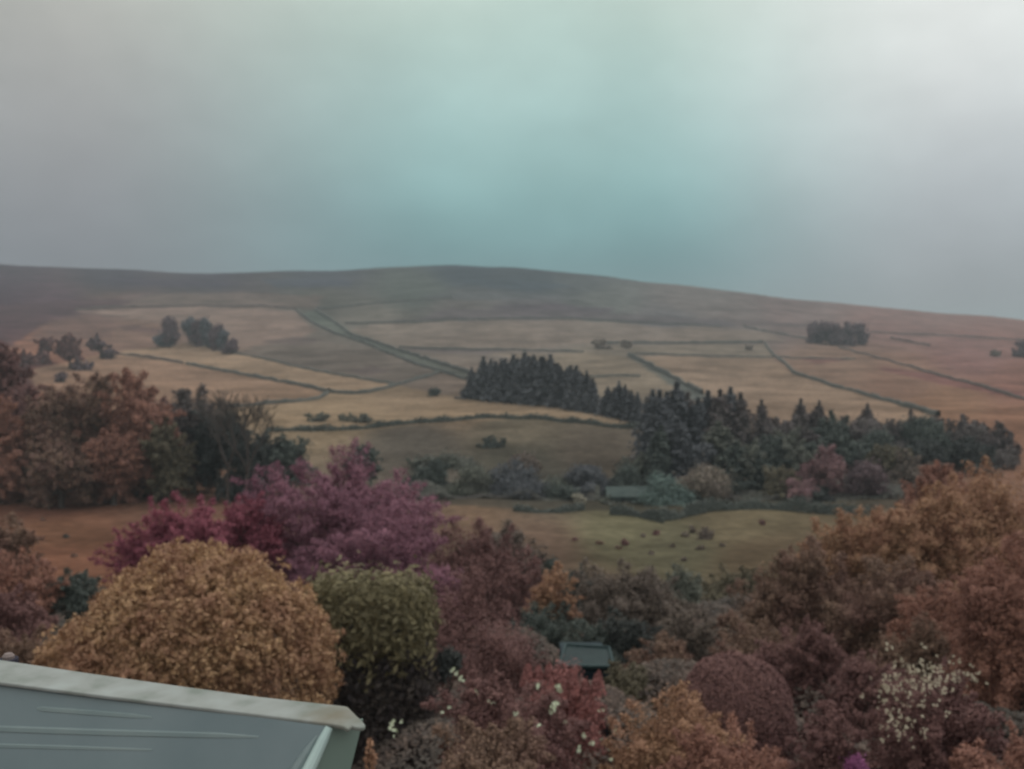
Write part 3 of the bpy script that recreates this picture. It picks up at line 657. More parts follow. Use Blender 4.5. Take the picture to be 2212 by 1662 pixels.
# lower wood in front of the pines
mid = [
 ('bush', 'dark green undergrowth tree below the first pines left of the pink tree', 1600, 1700, 940, 1040, 215, 'darkgreen'),
 ('bush', 'grey-green tree between the pines and the pink tree', 1660, 1760, 925, 1020, 218, 'greygreen'),
 ('bush', 'dark green tree directly behind the pink tree', 1740, 1840, 930, 1010, 220, 'darkgreen'),
 ('bush', 'dark rounded tree between the pink tree and the right hand pines', 1820, 1930, 935, 1030, 220, 'darkgreen'),
 ('bush', 'dim olive tree under the middle of the right hand pines', 1880, 1970, 960, 1060, 210, 'warmgreen'),
 ('bush', 'dark tree filling the gap under the right hand pines', 1950, 2060, 950, 1020, 222, 'blackgreen'),
 ('bush', 'dark tree under the last pines near the right edge', 2050, 2180, 945, 1020, 222, 'blackgreen'),
 ('tree', 'dark backing tree under the pines above the olive tree', 1640, 1760, 905, 990, 232, 'pine'),
 ('tree', 'dark backing tree under the single pointed pine', 1740, 1850, 900, 990, 232, 'darkgreen'),
 ('tree', 'dark backing tree behind the grey-brown round tree', 1830, 1950, 905, 1000, 232, 'pine'),
 ('tree', 'dark backing tree between the rounded pine tops', 1930, 2050, 908, 1000, 232, 'darkgreen'),
 ('tree', 'dark backing tree low under the last pines', 2040, 2170, 912, 1005, 232, 'pine'),
 ('tree', 'olive-grey tree at the lower edge of the right hand pines', 1905, 2010, 985, 1090, 205, 'greybrown'),
 ('tree', 'dark tree closing the foot of the tall spruces', 1440, 1560, 940, 1070, 204, 'slate'),
 ('tree', 'green-grey tree between the tall spruces and the squat conifer', 1570, 1680, 960, 1090, 200, 'greygreen'),
 ('bush', 'olive tree standing left of the pink tree', 1640, 1730, 1010, 1100, 192, 'warmgreen'),
 ('bush', 'low olive bush in front of the pink tree beside the dark hedge', 1720, 1800, 1050, 1105, 188, 'blackgreen'),
 ('tree', 'large pink-leaved tree standing out before the dark wood', 1708, 1842, 968, 1090, 190, 'pinkleaf'),
 ('tree', 'grey-brown round tree touching the right side of the pink tree', 1832, 1918, 1000, 1108, 191, 'purplegrey'),
 ('tree', 'tan domed tree left of the green conifers', 1462, 1570, 1008, 1100, 188, 'tan'),
 ('tree', 'grey teal willow over the field gateway', 1395, 1500, 1030, 1120, 184, 'teal'),
 ('bush', 'dark teal thicket rising behind the barn', 1308, 1400, 1030, 1090, 196, 'darkgreen'),
 ('bush', 'small grey-green bush overlapping the left end of the barn', 1296, 1330, 1072, 1104, 184, 'greygreen'),
 ('bush', 'small dark bush in front of the middle of the barn', 1362, 1392, 1088, 1108, 183.5, 'darkgreen'),
 ('bush', 'low teal bush in front of the willow, beside the gateway', 1408, 1450, 1085, 1125, 182, 'teal'),
 ('tree', 'round dark tree with a domed top between the two valley bushes', 1042, 1202, 1000, 1096, 195, 'slate'),
 ('tree', 'dark domed tree left of the spruces below the bank', 1232, 1335, 1008, 1075, 196, 'slate'),
 ('bush', 'dark bush joining the domed tree to the valley wood', 1310, 1388, 1010, 1070, 198, 'darkgreen'),
 ('bush', 'small dark thorn bush halfway up the grassy bank', 1008, 1092, 948, 1000, 255, 'darkgreen'),
 ('bush', 'grey bush at the foot of the bank left of the round dark tree', 965, 1060, 1010, 1092, 192, 'greygreen'),
 ('bush', 'dim olive scrub on the valley floor right of the copper beech', 830, 950, 1030, 1090, 205, 'greygreen'),
 ('bush', 'dim scrub tree between the round dark tree and the domed tree', 1170, 1260, 1030, 1085, 198, 'greygreen'),
 ('bush', 'dark green tree on the valley floor immediately right of the copper beech top', 880, 985, 1000, 1090, 198, 'darkgreen'),
 ('bush', 'dark green bush at the right foot of the round dark tree', 1165, 1250, 1048, 1100, 190, 'darkgreen'),
 ('bush', 'grey scrub right behind the round dark tree', 1080, 1160, 985, 1040, 215, 'greybrown'),
 ('bush', 'low dim scrub across the lower bank above the round dark tree', 930, 1050, 985, 1030, 232, 'greygreen'),
 ('bush', 'dull green scrub filling the corner between the bank and the valley wood', 1330, 1420, 985, 1050, 208, 'greygreen'),
 ('bush', 'low grey bush on the bank beside the purple tree', 850, 960, 985, 1040, 225, 'greygreen'),
 ('bush', 'faint grey-green bush just above the brow hedge at its left end', 655, 715, 893, 932, 296, 'greygreen'),
 ('bush', 'faint grey bush on the brow hedge above the purple tree', 725, 805, 896, 932, 298, 'greygreen'),
 ('bush', 'tiny dark bush below the curved wall left of the plantation', 925, 952, 843, 856, None, 'darkgreen'),
 ('bush', 'small pale bush beside the plantation foot', 985, 1020, 845, 862, None, 'slate'),
]
for i, (nm, lb, a_, b_, t_, bo_, Y, mt) in enumerate(mid):
    if Y is None: Y = yat((a_ + b_) / 2, bo_)
    ex = (b_ - a_) * .17
    plant('broadleaf_tree' if nm == 'tree' else 'bush', lb, 'tree' if nm == 'tree' else 'bush', a_ - ex, b_ + ex, t_ - 8, bo_ + 22, Y, M[mt], 'round' if 'dom' in lb or 'round' in lb or 'willow' in lb else 'plume', seed=i, leaf=2.1, dens=5.5, k=40)
plant('blossom_bush', 'small cream blossoming bush by the short dark hedge', 'bush', 1222, 1280, 1066, 1092, 184, leafmat('leaf_cream', (112, 108, 94), (146, 140, 120), (122, 116, 100), .5), 'round', seed=77, leaf=2.0, k=12)
# barn half hidden in the riverside trees
YB = 185.5
pb = at(1360, 1112, YB); gzb = float(zterr(pb[0], YB))
barn = root('stone_barn', (pb[0], YB, gzb), 'dim grey-green stone barn half hidden beside the teal willow in the middle distance', 'barn')
def lpb(px, py, Y): return np.array(at(px, py, Y)) - np.array([pb[0], YB, gzb])
BST = roughmat('barn_stone', G((58, 70, 68)), G((80, 90, 86)), .9, .9); BRF = roughmat('barn_slates', G((54, 66, 64)), G((74, 84, 80)), .6, .8); BDK = roughmat('barn_opening', G((34, 42, 42)), G((42, 50, 50)), 1)
xl, xr = lpb(1314, 1100, YB)[0], lpb(1412, 1100, YB)[0]; ze = lpb(1360, 1074, YB)[2]; zr = lpb(1360, 1053, YB + 3)[2]
mb = MB(); mb.box([(xl, 0, -.5), (xr, 0, -.5), (xr, 6, -.5), (xl, 6, -.5), (xl, 0, ze), (xr, 0, ze), (xr, 6, ze), (xl, 6, ze)])
for x_ in (xl, xr - .3): mb.add([(x_, 0, ze), (x_, 6, ze), (x_, 3, zr - .1), (x_ + .3, 0, ze), (x_ + .3, 6, ze), (x_ + .3, 3, zr - .1)], [(0, 1, 2), (3, 5, 4), (0, 3, 4, 1), (1, 4, 5, 2), (2, 5, 3, 0)])
link('wall', mb.mesh('barn_wall'), BST, barn)
mb = MB()
for y0_, y1_ in ((-.35, 3), (6.35, 3)):
    q = [np.array(p) for p in ((xl - .3, y0_, ze - .12), (xr + .3, y0_, ze - .12), (xr + .3, y1_, zr), (xl - .3, y1_, zr))]
    mb.box([*(p + [0, 0, .02] for p in q), *(p + [0, 0, .2] for p in q)])
link('roof', mb.mesh('barn_roof'), BRF, barn)
for k_, (px_, py_, wdt_, hgt_) in enumerate(((1346, 1081, .9, 1.0), (1396, 1082, .8, .9))):
    c_ = lpb(px_, py_, YB); mb = MB(); mb.box([(c_[0] - wdt_ / 2, -.03, c_[2] - hgt_ / 2), (c_[0] + wdt_ / 2, -.03, c_[2] - hgt_ / 2), (c_[0] + wdt_ / 2, .02, c_[2] - hgt_ / 2), (c_[0] - wdt_ / 2, .02, c_[2] - hgt_ / 2),
        (c_[0] - wdt_ / 2, -.03, c_[2] + hgt_ / 2), (c_[0] + wdt_ / 2, -.03, c_[2] + hgt_ / 2), (c_[0] + wdt_ / 2, .02, c_[2] + hgt_ / 2), (c_[0] - wdt_ / 2, .02, c_[2] + hgt_ / 2)])
    link('window', mb.mesh('barn_window'), BDK, barn)
# rough scrub along the stream
rng = np.random.default_rng(31); n = 42000
px_ = rng.uniform(860, 2000, n); Yr = np.interp(px_, [940, 1300, 1440, 1540, 1800, 2000], [186, 186, 183, 187, 187, 187]) + rng.random(n) * np.interp(px_, [940, 1300, 1420, 2000], [14, 10, 22, 24])
Xr = (px_ - CX) / F * Yr
hm = np.clip(.45 + .4 * np.sin(Xr / 2.9 + 1) + .3 * np.sin(Xr / 1.3 + Yr / 2.3) + .2 * np.sin(Yr / 1.9), 0, 1.2) * 2.0
hm = hm * np.where((px_ > 1296) & (px_ < 1430), .12, 1)
Zr = zterr(Xr, Yr) + hm * rng.random(n) ** .6
c0 = np.array([Xr.mean(), Yr.mean(), float(zterr(Xr.mean(), Yr.mean()))])
V, Fq = leaves(np.stack([Xr, Yr, Zr], 1) - c0, np.tile([0, -.4, 1.], (n, 1)), .36, rng)
o = link('stream_scrub', mesh_np('stream_scrub', V, Fq), leafmat('leaf_streamscrub', (54, 56, 50), (86, 86, 76), (70, 64, 60), .12)); o.location = c0
tag(o, 'dim olive scrub along the stream behind the dark hedges', 'scrub', kind='stuff')
# copses high on the hill
cop = [(348, 388, 682, 750), (396, 424, 684, 742), (414, 444, 688, 748), (434, 462, 690, 752), (454, 484, 696, 757), (470, 492, 712, 758), (488, 514, 732, 764), (340, 366, 718, 750)]
nm_ = ['tall leftmost tree', 'tall tree just right of the gap', 'dark middle tree', 'dark full tree', 'rounded tree on the right slope', 'lower tree', 'small rightmost tree', 'low bush at the left foot']
for i, (a_, b_, t_, bo_) in enumerate(cop):
    plant('broadleaf_tree', '%s of the dark copse on the left hill fields' % nm_[i], 'tree', a_ - 9, b_ + 8, t_ - 4, bo_ + 14, yat((a_ + b_) / 2, bo_), M['slate' if i % 2 else 'purplegrey'], 'round', seed=100 + i, leaf=2.0, dens=6, k=24, group='copse on the left hill fields')
cop = [(1744, 1778, 697, 742), (1768, 1800, 693, 745), (1790, 1822, 695, 746), (1812, 1846, 694, 747), (1838, 1874, 698, 745)]
nm_ = ['leftmost tree', 'second tree from the left', 'middle tree', 'second tree from the right', 'rightmost tree']
for i, (a_, b_, t_, bo_) in enumerate(cop):
    plant('broadleaf_tree', '%s of the grey-brown copse high on the right moor edge' % nm_[i], 'tree', a_ - 6, b_ + 6, t_ - 4, bo_ + 14, yat((a_ + b_) / 2, bo_), M['purplegrey'], 'round', seed=120 + i, leaf=2.0, dens=6, k=24, group='copse high on the right')
for i, (a_, b_, t_, bo_, mt, lb) in enumerate([
    (70, 118, 722, 785, 'maroon', 'dark thorn tree at the left end of the left field bushes'), (112, 188, 726, 795, 'maroon', 'broad reddish thorn tree in the left field'),
    (192, 246, 727, 775, 'purplegrey', 'round olive thorn tree beside the start of the slanting wall'), (20, 90, 760, 812, 'maroon', 'low reddish scrub below the left thorn trees'),
    (150, 200, 775, 800, 'purplegrey', 'low dim scrub under the broad reddish thorn tree'), (118, 158, 806, 826, 'purplegrey', 'small dark shrub on the pale bank above the left wood'),
    (2190, 2230, 726, 772, 'purplegrey', 'hazy hawthorn at the right edge above the moor wall'), (2130, 2168, 752, 770, 'tan', 'small moor bush near the right edge'),
    (1600, 1640, 743, 757, 'tan', 'low gorse patch inside the wall corner'), (1268, 1330, 729, 752, 'tan', 'low thorn scrub at the left end of the cornered wall'),
    (1340, 1366, 732, 752, 'tan', 'small thorn bush beside the scrub above the level wall')]):
    plant('thorn_bush', lb, 'bush', a_ - 5, b_ + 5, t_ + (2 if i > 5 else -3), bo_ + 10, yat((a_ + b_) / 2, bo_), M[mt], 'plume', seed=140 + i, leaf=2.0, dens=5, k=20)

# ================================================================== LEFT WOOD
for i, (a_, b_, t_, bo_, Y, mt, lb) in enumerate([
    (-90, 110, 830, 1100, 194, 'maroon', 'reddish tree behind the rust brown one at the left edge'),
    (70, 240, 845, 1090, 194, 'rust', 'rust tree filling the left wood behind the tall brown tree'),
    (220, 400, 850, 1090, 196, 'maroon', 'reddish-brown tree behind the large brown rounded tree'),
    (60, 190, 950, 1085, 176, 'brown', 'low brown tree at the front foot of the left wood'),
    (-60, 70, 735, 900, 200, 'maroon', 'dark reddish tree cut by the left edge of the photo'),
    (-80, 60, 860, 1080, 182, 'rust', 'rust brown tree at the left edge in front of the dark reddish one'),
    (30, 150, 840, 1070, 185, 'brown', 'rusty broad tree second from the left in the left wood'),
    (110, 260, 800, 1068, 190, 'brown', 'tall brown tree in the middle of the left wood'),
    (215, 385, 798, 1070, 186, 'rust', 'large brown rounded tree left of the dark wood edge'),
    (180, 300, 930, 1078, 178, 'rust', 'lower reddish-brown tree in front of the left wood'),
    (300, 400, 900, 1075, 180, 'warmgreen', 'olive-brown tree beside the dark slender trees'),
    (355, 470, 828, 1060, 192, 'pine', 'dark tall tree with pale gaps at the right end of the left wood'),
    (410, 520, 875, 1062, 188, 'blackgreen', 'black-green tree with visible stems above the crimson bush'),
    (470, 590, 930, 1075, 184, 'blackgreen', 'low black-green tree sloping down to the purple tree'),
    (560, 680, 945, 1050, 186, 'darkgreen', 'dark green bush behind the left shoulder of the purple tree'),
    (740, 800, 962, 1040, 200, 'darkgreen', 'dark foliage standing for the dark gap just above the top of the purple tree')]):  # last one: dark leaves stand in for a dark gap below the hedge
    plant('broadleaf_tree', lb, 'tree', a_ - 14, b_ + 22, t_ - 16, bo_ + 28, Y, M[mt], 'plume', seed=160 + i, leaf=2.1, dens=6, k=90, depth=.9, bark=BARKPALE if 11 <= i <= 12 else None)
# bare tree
def bare_tree(label, px, top, base, Y, seed, spread=1.0):
    rng = random.Random(seed); p = at(px, top, Y); gz = float(zterr(p[0], Y)); H = p[2] - gz
    r = root('bare_tree', (p[0], Y, gz), label, 'tree'); mb = MB(); tw = MB()
    def grow(pos, d, ln, rad, lev):
        d = d.normalized(); rad = max(rad, .055); q = pos + d * ln * .5 + Vector((rng.uniform(-1, 1), rng.uniform(-1, 1), 0)) * ln * .05; e = pos + d * ln
        (mb if lev < 2 else tw).tube([pos, q, e], [rad, rad * .85, rad * .6], 6 if lev < 2 else 4)
        if lev < 5:
            for _ in range(3 if lev else 4):
                nd_ = d + Vector((rng.uniform(-1, 1), rng.uniform(-1, 1), rng.uniform(-.15, .75))) * .75 * spread
                grow(e - d * ln * rng.uniform(0, .35), nd_, ln * rng.uniform(.58, .8), rad * .5, lev + 1)
    grow(Vector((0, 0, -.3)), Vector((.03, 0, 1)), H * .34, H * .016, 0)
    link('trunk', mb.mesh('bare_trunk'), BARK, r); link('twigs', tw.mesh('bare_twigs'), roughmat('twig', G((70, 66, 64)), G((90, 84, 80)), 2), r)
bare_tree('tall bare branching tree standing right of the dark left wood', 530, 815, 1000, 176, 3)
bare_tree('slighter bare tree leaning just left of the tall bare one', 488, 812, 1000, 178, 8, .8)

# ================================================================== NEAR FIELD TUFTS
for i, (x, y, s, mt, lb) in enumerate([
    (1295, 1176, 11, 'brown', 'small brown rush tuft at the left of the near field'), (1348, 1178, 17, 'maroon', 'reddish rush tuft in the near field left of the gateway'),
    (1336, 1186, 9, 'brown', 'tiny tuft just in front of the reddish rush tuft'), (1388, 1160, 9, 'greybrown', 'small green tuft below the teal thicket'), (1418, 1156, 14, 'maroon', 'low brown tuft just below the field gateway'),
    (1408, 1198, 10, 'greybrown', 'dark green tuft in the middle of the near field'), (1480, 1160, 12, 'greybrown', 'grey tuft left of the big field bush'), (1520, 1164, 34, 'greybrown', 'biggest grey-brown bush in the near field'),
    (1492, 1152, 18, 'greybrown', 'low bush touching the left of the biggest field bush'), (1514, 1188, 14, 'greybrown', 'flat dark rush patch below the biggest field bush'), (1560, 1180, 9, 'greybrown', 'small rush tuft right of the biggest field bush'),
    (1646, 1134, 13, 'maroon', 'brown tuft close under the dark curved hedge'), (1478, 1212, 12, 'greybrown', 'dark rush tuft at the lower edge of the near field'), (1456, 1182, 9, 'greybrown', 'tiny grey tuft left of the flat rush patch'),
    (1240, 1168, 10, 'maroon', 'tiny red-brown tuft at the far left of the near field'), (142, 1162, 9, 'blackgreen', 'dark thistle tuft in the left orange field'), (160, 1204, 11, 'brown', 'brown tuft low in the left orange field'), (95, 1125, 10, 'brown', 'faint brown tuft high in the left orange field')]):
    Y = yat(x, y)
    plant('rush_tuft', lb, 'tuft', x - s, x + s, y - s * .75, y + s * .6, Y, M[mt], 'dome', seed=200 + i, leaf=2.0, dens=2.4, k=8, stems=4, part='blades')

# ================================================================== GARDEN
# magenta copper beech and its crimson neighbour
plant('copper_beech', 'big purple copper beech with ragged spiky outline in the middle left', 'tree', 490, 955, 985, 1310, 60, M['magenta'], 'plume', seed=300, leaf=2.1, dens=7.5, k=190, depth=.9, ls=1.35, rs=.8, up=.4)
plant('copper_beech', 'purple beech filling the lower right of the big copper beech', 'tree', 660, 1030, 1090, 1400, 52, M['magenta'], 'plume', seed=301, leaf=2.1, dens=6, k=130, ls=1.3, rs=.8, up=.35)
plant('red_maple', 'crimson maple bush left of the copper beech', 'tree', 215, 550, 1082, 1330, 50, M['crimson'], 'plume', seed=302, leaf=2.1, dens=7, k=150, ls=1.2, rs=.8)
plant('red_maple', 'bright crimson shrub top between the maple and the copper beech', 'tree', 450, 620, 1062, 1260, 55, M['crimson'], 'plume', seed=303, leaf=2.1, dens=6, k=70, ls=1.2, rs=.8)
# maroon slope between beech and centre
for i, (a_, b_, t_, bo_, Y, mt, st, lb) in enumerate([
    (900, 1150, 1110, 1330, 56, 'maroon', 'round', 'hazy red-brown tree right of the copper beech'),
    (1020, 1160, 1120, 1230, 70, 'greybrown', 'round', 'grey-brown bush at the near field edge right of the copper beech'),
    (890, 1120, 1230, 1520, 36, 'maroon', 'spray', 'arching maroon shrub right of the olive hedge'),
    (1000, 1180, 1330, 1560, 30, 'maroon', 'spray', 'arching reddish shrub sloping down to the right in the centre'),
    (1150, 1235, 1212, 1270, 46, 'orange', 'round', 'small bright tan bush in the centre of the garden'),
    (1080, 1240, 1290, 1440, 44, 'darkgreen', 'round', 'dark green bush in the centre left of the shed'),
    (1180, 1330, 1330, 1460, 42, 'darkgreen', 'round', 'dark olive bush just behind the shed'),
    (1235, 1420, 1200, 1400, 50, 'greybrown', 'round', 'tall grey-brown tree above the shed'),
    (1200, 1300, 1215, 1270, 70, 'blackgreen', 'round', 'low dark bush at the lower edge of the near field'),
    (1150, 1200, 1185, 1220, 88, 'darkgreen', 'round', 'small dark bush above the tan bush'),
    (1330, 1480, 1230, 1420, 56, 'greybrown', 'round', 'grey-brown bush right of the tall one above the shed'),
    (1300, 1420, 1300, 1440, 42, 'blackgreen', 'round', 'blackish thicket right behind the shed'),
    (1440, 1560, 1205, 1330, 66, 'greygreen', 'round', 'grey-green bush below the near field'),
    (1500, 1640, 1200, 1320, 72, 'warmgreen', 'round', 'olive bush at the lower right edge of the near field'),
    (1420, 1560, 1290, 1450, 46, 'greybrown', 'round', 'pale grey-brown bush in the centre right'),
    (1530, 1710, 1240, 1440, 48, 'brown', 'round', 'brown bush left of the large right hand tree'),
    (1360, 1500, 1370, 1500, 34, 'brown', 'round', 'low brown bush right of the shed'),
    (1290, 1400, 1415, 1520, 30, 'warmgreen', 'round', 'dim olive shrub directly right below the shed'),
    (1190, 1250, 1425, 1450, 26, 'blackgreen', 'round', 'small dark shrub overlapping the left corner of the shed'),
    (1308, 1370, 1418, 1450, 26, 'warmgreen', 'round', 'small olive shrub overlapping the right corner of the shed'),
    (1560, 1740, 1340, 1500, 32, 'brown', 'round', 'brown bush behind the smooth domed shrub')]):
    kw = dict(z0=-.8) if st == 'spray' else {}
    plant('garden_shrub', lb, 'shrub', a_ - (b_ - a_) * .22, b_ + (b_ - a_) * .22, t_ - 4, bo_ + 90, Y, M[mt], 'plume' if st == 'round' else st, seed=320 + i, leaf=2.1, dens=5.5, k=80, stems=5, **kw)
# right hand trees
for i, (a_, b_, t_, bo_, Y, mt, lb) in enumerate([
    (1985, 2300, 985, 1300, 46, 'orange', 'golden-brown tree top at the right edge'),
    (1880, 2090, 1040, 1290, 44, 'orange', 'golden-brown tree left of the one at the right edge'),
    (1740, 1960, 1080, 1320, 46, 'orange', 'olive-gold tree overhanging the near field on the right'),
    (1975, 2060, 1000, 1060, 88, 'rust', 'small pinkish tree top behind the golden trees'),
    (1900, 1990, 1095, 1200, 60, 'orange', 'tan tree beside the end of the curved hedge'),
    (1650, 1870, 1140, 1420, 40, 'brown', 'dark brown tree in front of the near field on the right'),
    (1800, 2030, 1180, 1480, 36, 'brown', 'large brown tree in the middle of the right side'),
    (1960, 2240, 1190, 1560, 32, 'rust', 'tall rust brown tree against the right edge'),
    (2080, 2330, 1080, 1700, 26, 'rust', 'nearest rust red tree cut by the right edge'),
    (1640, 1840, 1340, 1520, 30, 'maroon', 'low maroon tree behind the domed shrub on its right'),
    (1780, 1960, 1400, 1600, 26, 'maroon', 'dark maroon shrub left of the white flowering bush'),
    (1900, 2060, 1330, 1440, 28, 'brown', 'brown shrub just above the white flowering bush')]):
    plant('garden_tree', lb, 'tree', a_ - 36, b_ + 30, t_ - 8, bo_ + 110, Y, M[mt], 'plume', seed=360 + i, leaf=2.1, dens=6.5, k=150, depth=.9)
# left edge bushes
for i, (a_, b_, t_, bo_, Y, mt, lb) in enumerate([
    (-80, 70, 1090, 1260, 60, 'brown', 'dark brown bush at the left edge beside the orange field'),
    (-60, 110, 1170, 1330, 44, 'rust', 'rusty bush at the left edge below the brown one'),
    (60, 230, 1225, 1310, 46, 'darkgreen', 'dark green low bush under the orange field'),
    (-80, 150, 1255, 1420, 30, 'maroon', 'reddish dome shrub at the left edge above the white trim'),
    (-60, 160, 1350, 1520, 22, 'brown', 'brown shrub between the white trim and the golden dome'),
    (60, 190, 1420, 1520, 17, 'orange', 'low orange shrub touching the white trim at the left')]):
    plant('garden_shrub', lb, 'shrub', a_ - 10, b_ + 14, t_, bo_ + 50, Y, M[mt], 'plume', seed=390 + i, leaf=2.1, dens=5.5, k=60, stems=5)
# golden dome
plant('golden_shrub', 'great golden-tan domed rhododendron above the white trim', 'shrub', 90, 718, 1186, 1700, 20, M['gold'], 'rosette', seed=401, leaf=2.7, dens=7, depth=.85, stems=7, asp=2.2, cl=3400, rad=.14, bump=.045, mounds=((.10, 0, .0, .78, .9, 1.0), (-.42, -.1, -.25, .60, .8, .72), (.52, .05, -.12, .48, .7, .80), (-.1, -.3, -.1, .6, .7, .92)))
# smooth clipped dome
plant('domed_shrub', 'smooth clipped maroon dome shrub in the lower right', 'shrub', 1455, 1722, 1408, 1760, 24, M['maroon'], 'shell', seed=402, leaf=2.3, dens=8, bump=.028, power=2.1, stems=5)
# bottom shrubs
plant('flowering_shrub', 'reddish shrub with scattered white blossoms at the bottom centre', 'shrub', 860, 1290, 1440, 1780, 17, M['maroon'], 'plume', seed=403, leaf=2.5, dens=5, k=70, stems=6)
plant('flowering_shrub', 'brown leafy shrub filling the bottom left of the blossoming one', 'shrub', 800, 1230, 1540, 1860, 13, M['brown'], 'plume', seed=404, leaf=2.5, dens=5, k=60, stems=6)
redt = plant('red_tipped_shrub', 'bright red-tipped shrub with small upright points in front of the shed', 'shrub', 1110, 1320, 1436, 1640, 19, M['redtip'], 'spray', seed=405, leaf=2.4, dens=6, k=60, stems=5, z0=-.8)
plant('orange_shrub', 'orange-brown shrub at the bottom right of centre', 'shrub', 1280, 1600, 1470, 1820, 16, M['orange'], 'plume', seed=406, leaf=2.5, dens=5, k=70, stems=6)
plant('orange_shrub', 'lower orange-brown shrub cut by the bottom edge', 'shrub', 1420, 1720, 1560, 1860, 14, M['rust'], 'plume', seed=407, leaf=2.5, dens=5, k=60, stems=6)
plant('garden_shrub', 'dark brown shrub in front of the maroon dome at the bottom', 'shrub', 1660, 1900, 1500, 1800, 19, M['maroon'], 'plume', seed=408, leaf=2.5, dens=4.5, k=50, stems=6)
wf = plant('white_flowering_shrub', 'maroon bush covered in white blossom at the lower right', 'shrub', 1850, 2160, 1415, 1800, 18, M['maroon'], 'plume', seed=409, leaf=2.5, dens=5, k=70, stems=6)
plant('garden_shrub', 'dark rust shrub in the bottom right corner', 'shrub', 2060, 2330, 1540, 1860, 15, M['rust'], 'plume', seed=410, leaf=2.5, dens=4.5, k=50, stems=6)
plant('magenta_shrub', 'small bright magenta heather clump at the foot of the white flowering bush', 'shrub', 1812, 1890, 1628, 1720, 15.5, leafmat('leaf_brightmagenta', (96, 46, 84), (136, 66, 112), (110, 52, 92), 3), 'dome', seed=411, leaf=2.4, dens=5, k=14, stems=4)
plant('garden_shrub', 'small orange-leaved sapling beside the end of the white trim', 'shrub', 782, 815, 1585, 1700, 9, M['orange'], 'round', seed=412, leaf=4, dens=2.5, k=10, stems=3)

# olive-topped hedge block: clipped body, leaves darkened for the shadow below the pale olive new growth
def box_foliage(x0, x1, y0, y1, z0, z1, n, size, rng, tap=.06):
    f = rng.random(n); P = np.zeros((n, 3)); N = np.zeros((n, 3))
    u = rng.random(n); v = rng.random(n)
    fr = f < .45; P[fr] = np.stack([x0 + (x1 - x0) * u[fr], np.full(fr.sum(), y0), z0 + (z1 - z0) * v[fr]], 1); N[fr] = (0, -1, 0)
    tp = (f >= .45) & (f < .75); P[tp] = np.stack([x0 + (x1 - x0) * u[tp], y0 + (y1 - y0) * v[tp], np.full(tp.sum(), z1)], 1); N[tp] = (0, 0, 1)
    for lo, hi, x, nx in ((.75, .87, x0, -1), (.87, 1.01, x1, 1)):
        s = (f >= lo) & (f < hi); P[s] = np.stack([np.full(s.sum(), x), y0 + (y1 - y0) * u[s], z0 + (z1 - z0) * v[s]], 1); N[s] = (nx, 0, 0)
    h = (P[:, 2] - z0) / (z1 - z0)
    xm = (x0 + x1) / 2; ym = (y0 + y1) / 2
    sc = 1 + .06 * np.sin(P[:, 0] * 3 + 1) * np.sin(P[:, 2] * 1.7) - tap * h
    P[:, 0] = xm + (P[:, 0] - xm) * sc; P[:, 1] = ym + (P[:, 1] - ym) * sc
    P[:, 2] -= (z1 - z0) * .0 + (x1 - x0) * .07 * (np.abs((P[:, 0] - xm) / (x1 - x0) * 2) ** 3) * (h > .5)
    P += rng.normal(0, (x1 - x0) * .035, (n, 3)) - N * (rng.random(n) ** 2 * (x1 - x0) * .1)[:, None]
    return P, N
YH = 24.0; rng = np.random.default_rng(9)
c0 = at(798, 1400, YH); gz = float(zterr(c0[0], YH))
hd = root('clipped_hedge', (c0[0], YH, gz), 'tall clipped yew block with pale olive new growth on top, right of the golden dome', 'hedge')
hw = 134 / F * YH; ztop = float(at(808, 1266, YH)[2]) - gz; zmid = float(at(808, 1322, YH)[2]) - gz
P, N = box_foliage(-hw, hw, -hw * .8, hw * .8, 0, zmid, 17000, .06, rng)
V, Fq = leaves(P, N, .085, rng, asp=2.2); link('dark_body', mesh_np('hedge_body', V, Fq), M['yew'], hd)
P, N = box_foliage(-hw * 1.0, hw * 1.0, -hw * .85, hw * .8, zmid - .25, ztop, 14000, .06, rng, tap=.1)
rag = (P[:, 2] < zmid + .1); P[rag, 2] -= rng.random(rag.sum()) ** 2 * .5
wisp = rng.random(len(P)) < .5; P[wisp, 2] -= rng.random(wisp.sum()) ** 2.2 * 1.2 * (.5 + .5 * np.sin(P[wisp, 0] * 9))
up_ = rng.random(len(P)) < .2; P[up_, 2] += rng.random(up_.sum()) ** 2 * .34 * (1 + np.sin(P[up_, 0] * 13))
P += rng.normal(0, .07, P.shape)
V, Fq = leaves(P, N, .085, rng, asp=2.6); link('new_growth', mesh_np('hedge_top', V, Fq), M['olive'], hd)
mb = MB()
for i in range(5): mb.tube([(-hw * .6 + i * hw * .3, 0, -.3), (-hw * .6 + i * hw * .3, 0, zmid)], [.07, .04], 6)
link('stems', mb.mesh('hedge_stems'), BARK, hd)
# near-black leaves standing in for the shadow under the olive band
plant('shade_foliage', 'near-black foliage standing for the shadow below the hedge block behind the trim end', 'shrub', 690, 912, 1340, 1900, 23.8, M['yew'], 'shell', seed=420, leaf=2.4, dens=7, depth=.7, bump=.05, power=5, f=4, stems=4, asp=3)
plant('shade_foliage', 'small near-black foliage standing for the dark gap beside the first white blossoms', 'shrub', 925, 1010, 1395, 1500, 25, M['blackgreen'], 'round', seed=421, leaf=2.4, dens=4, k=20, stems=4)  # near-black leaves stand in for the shade in a gap between shrubs

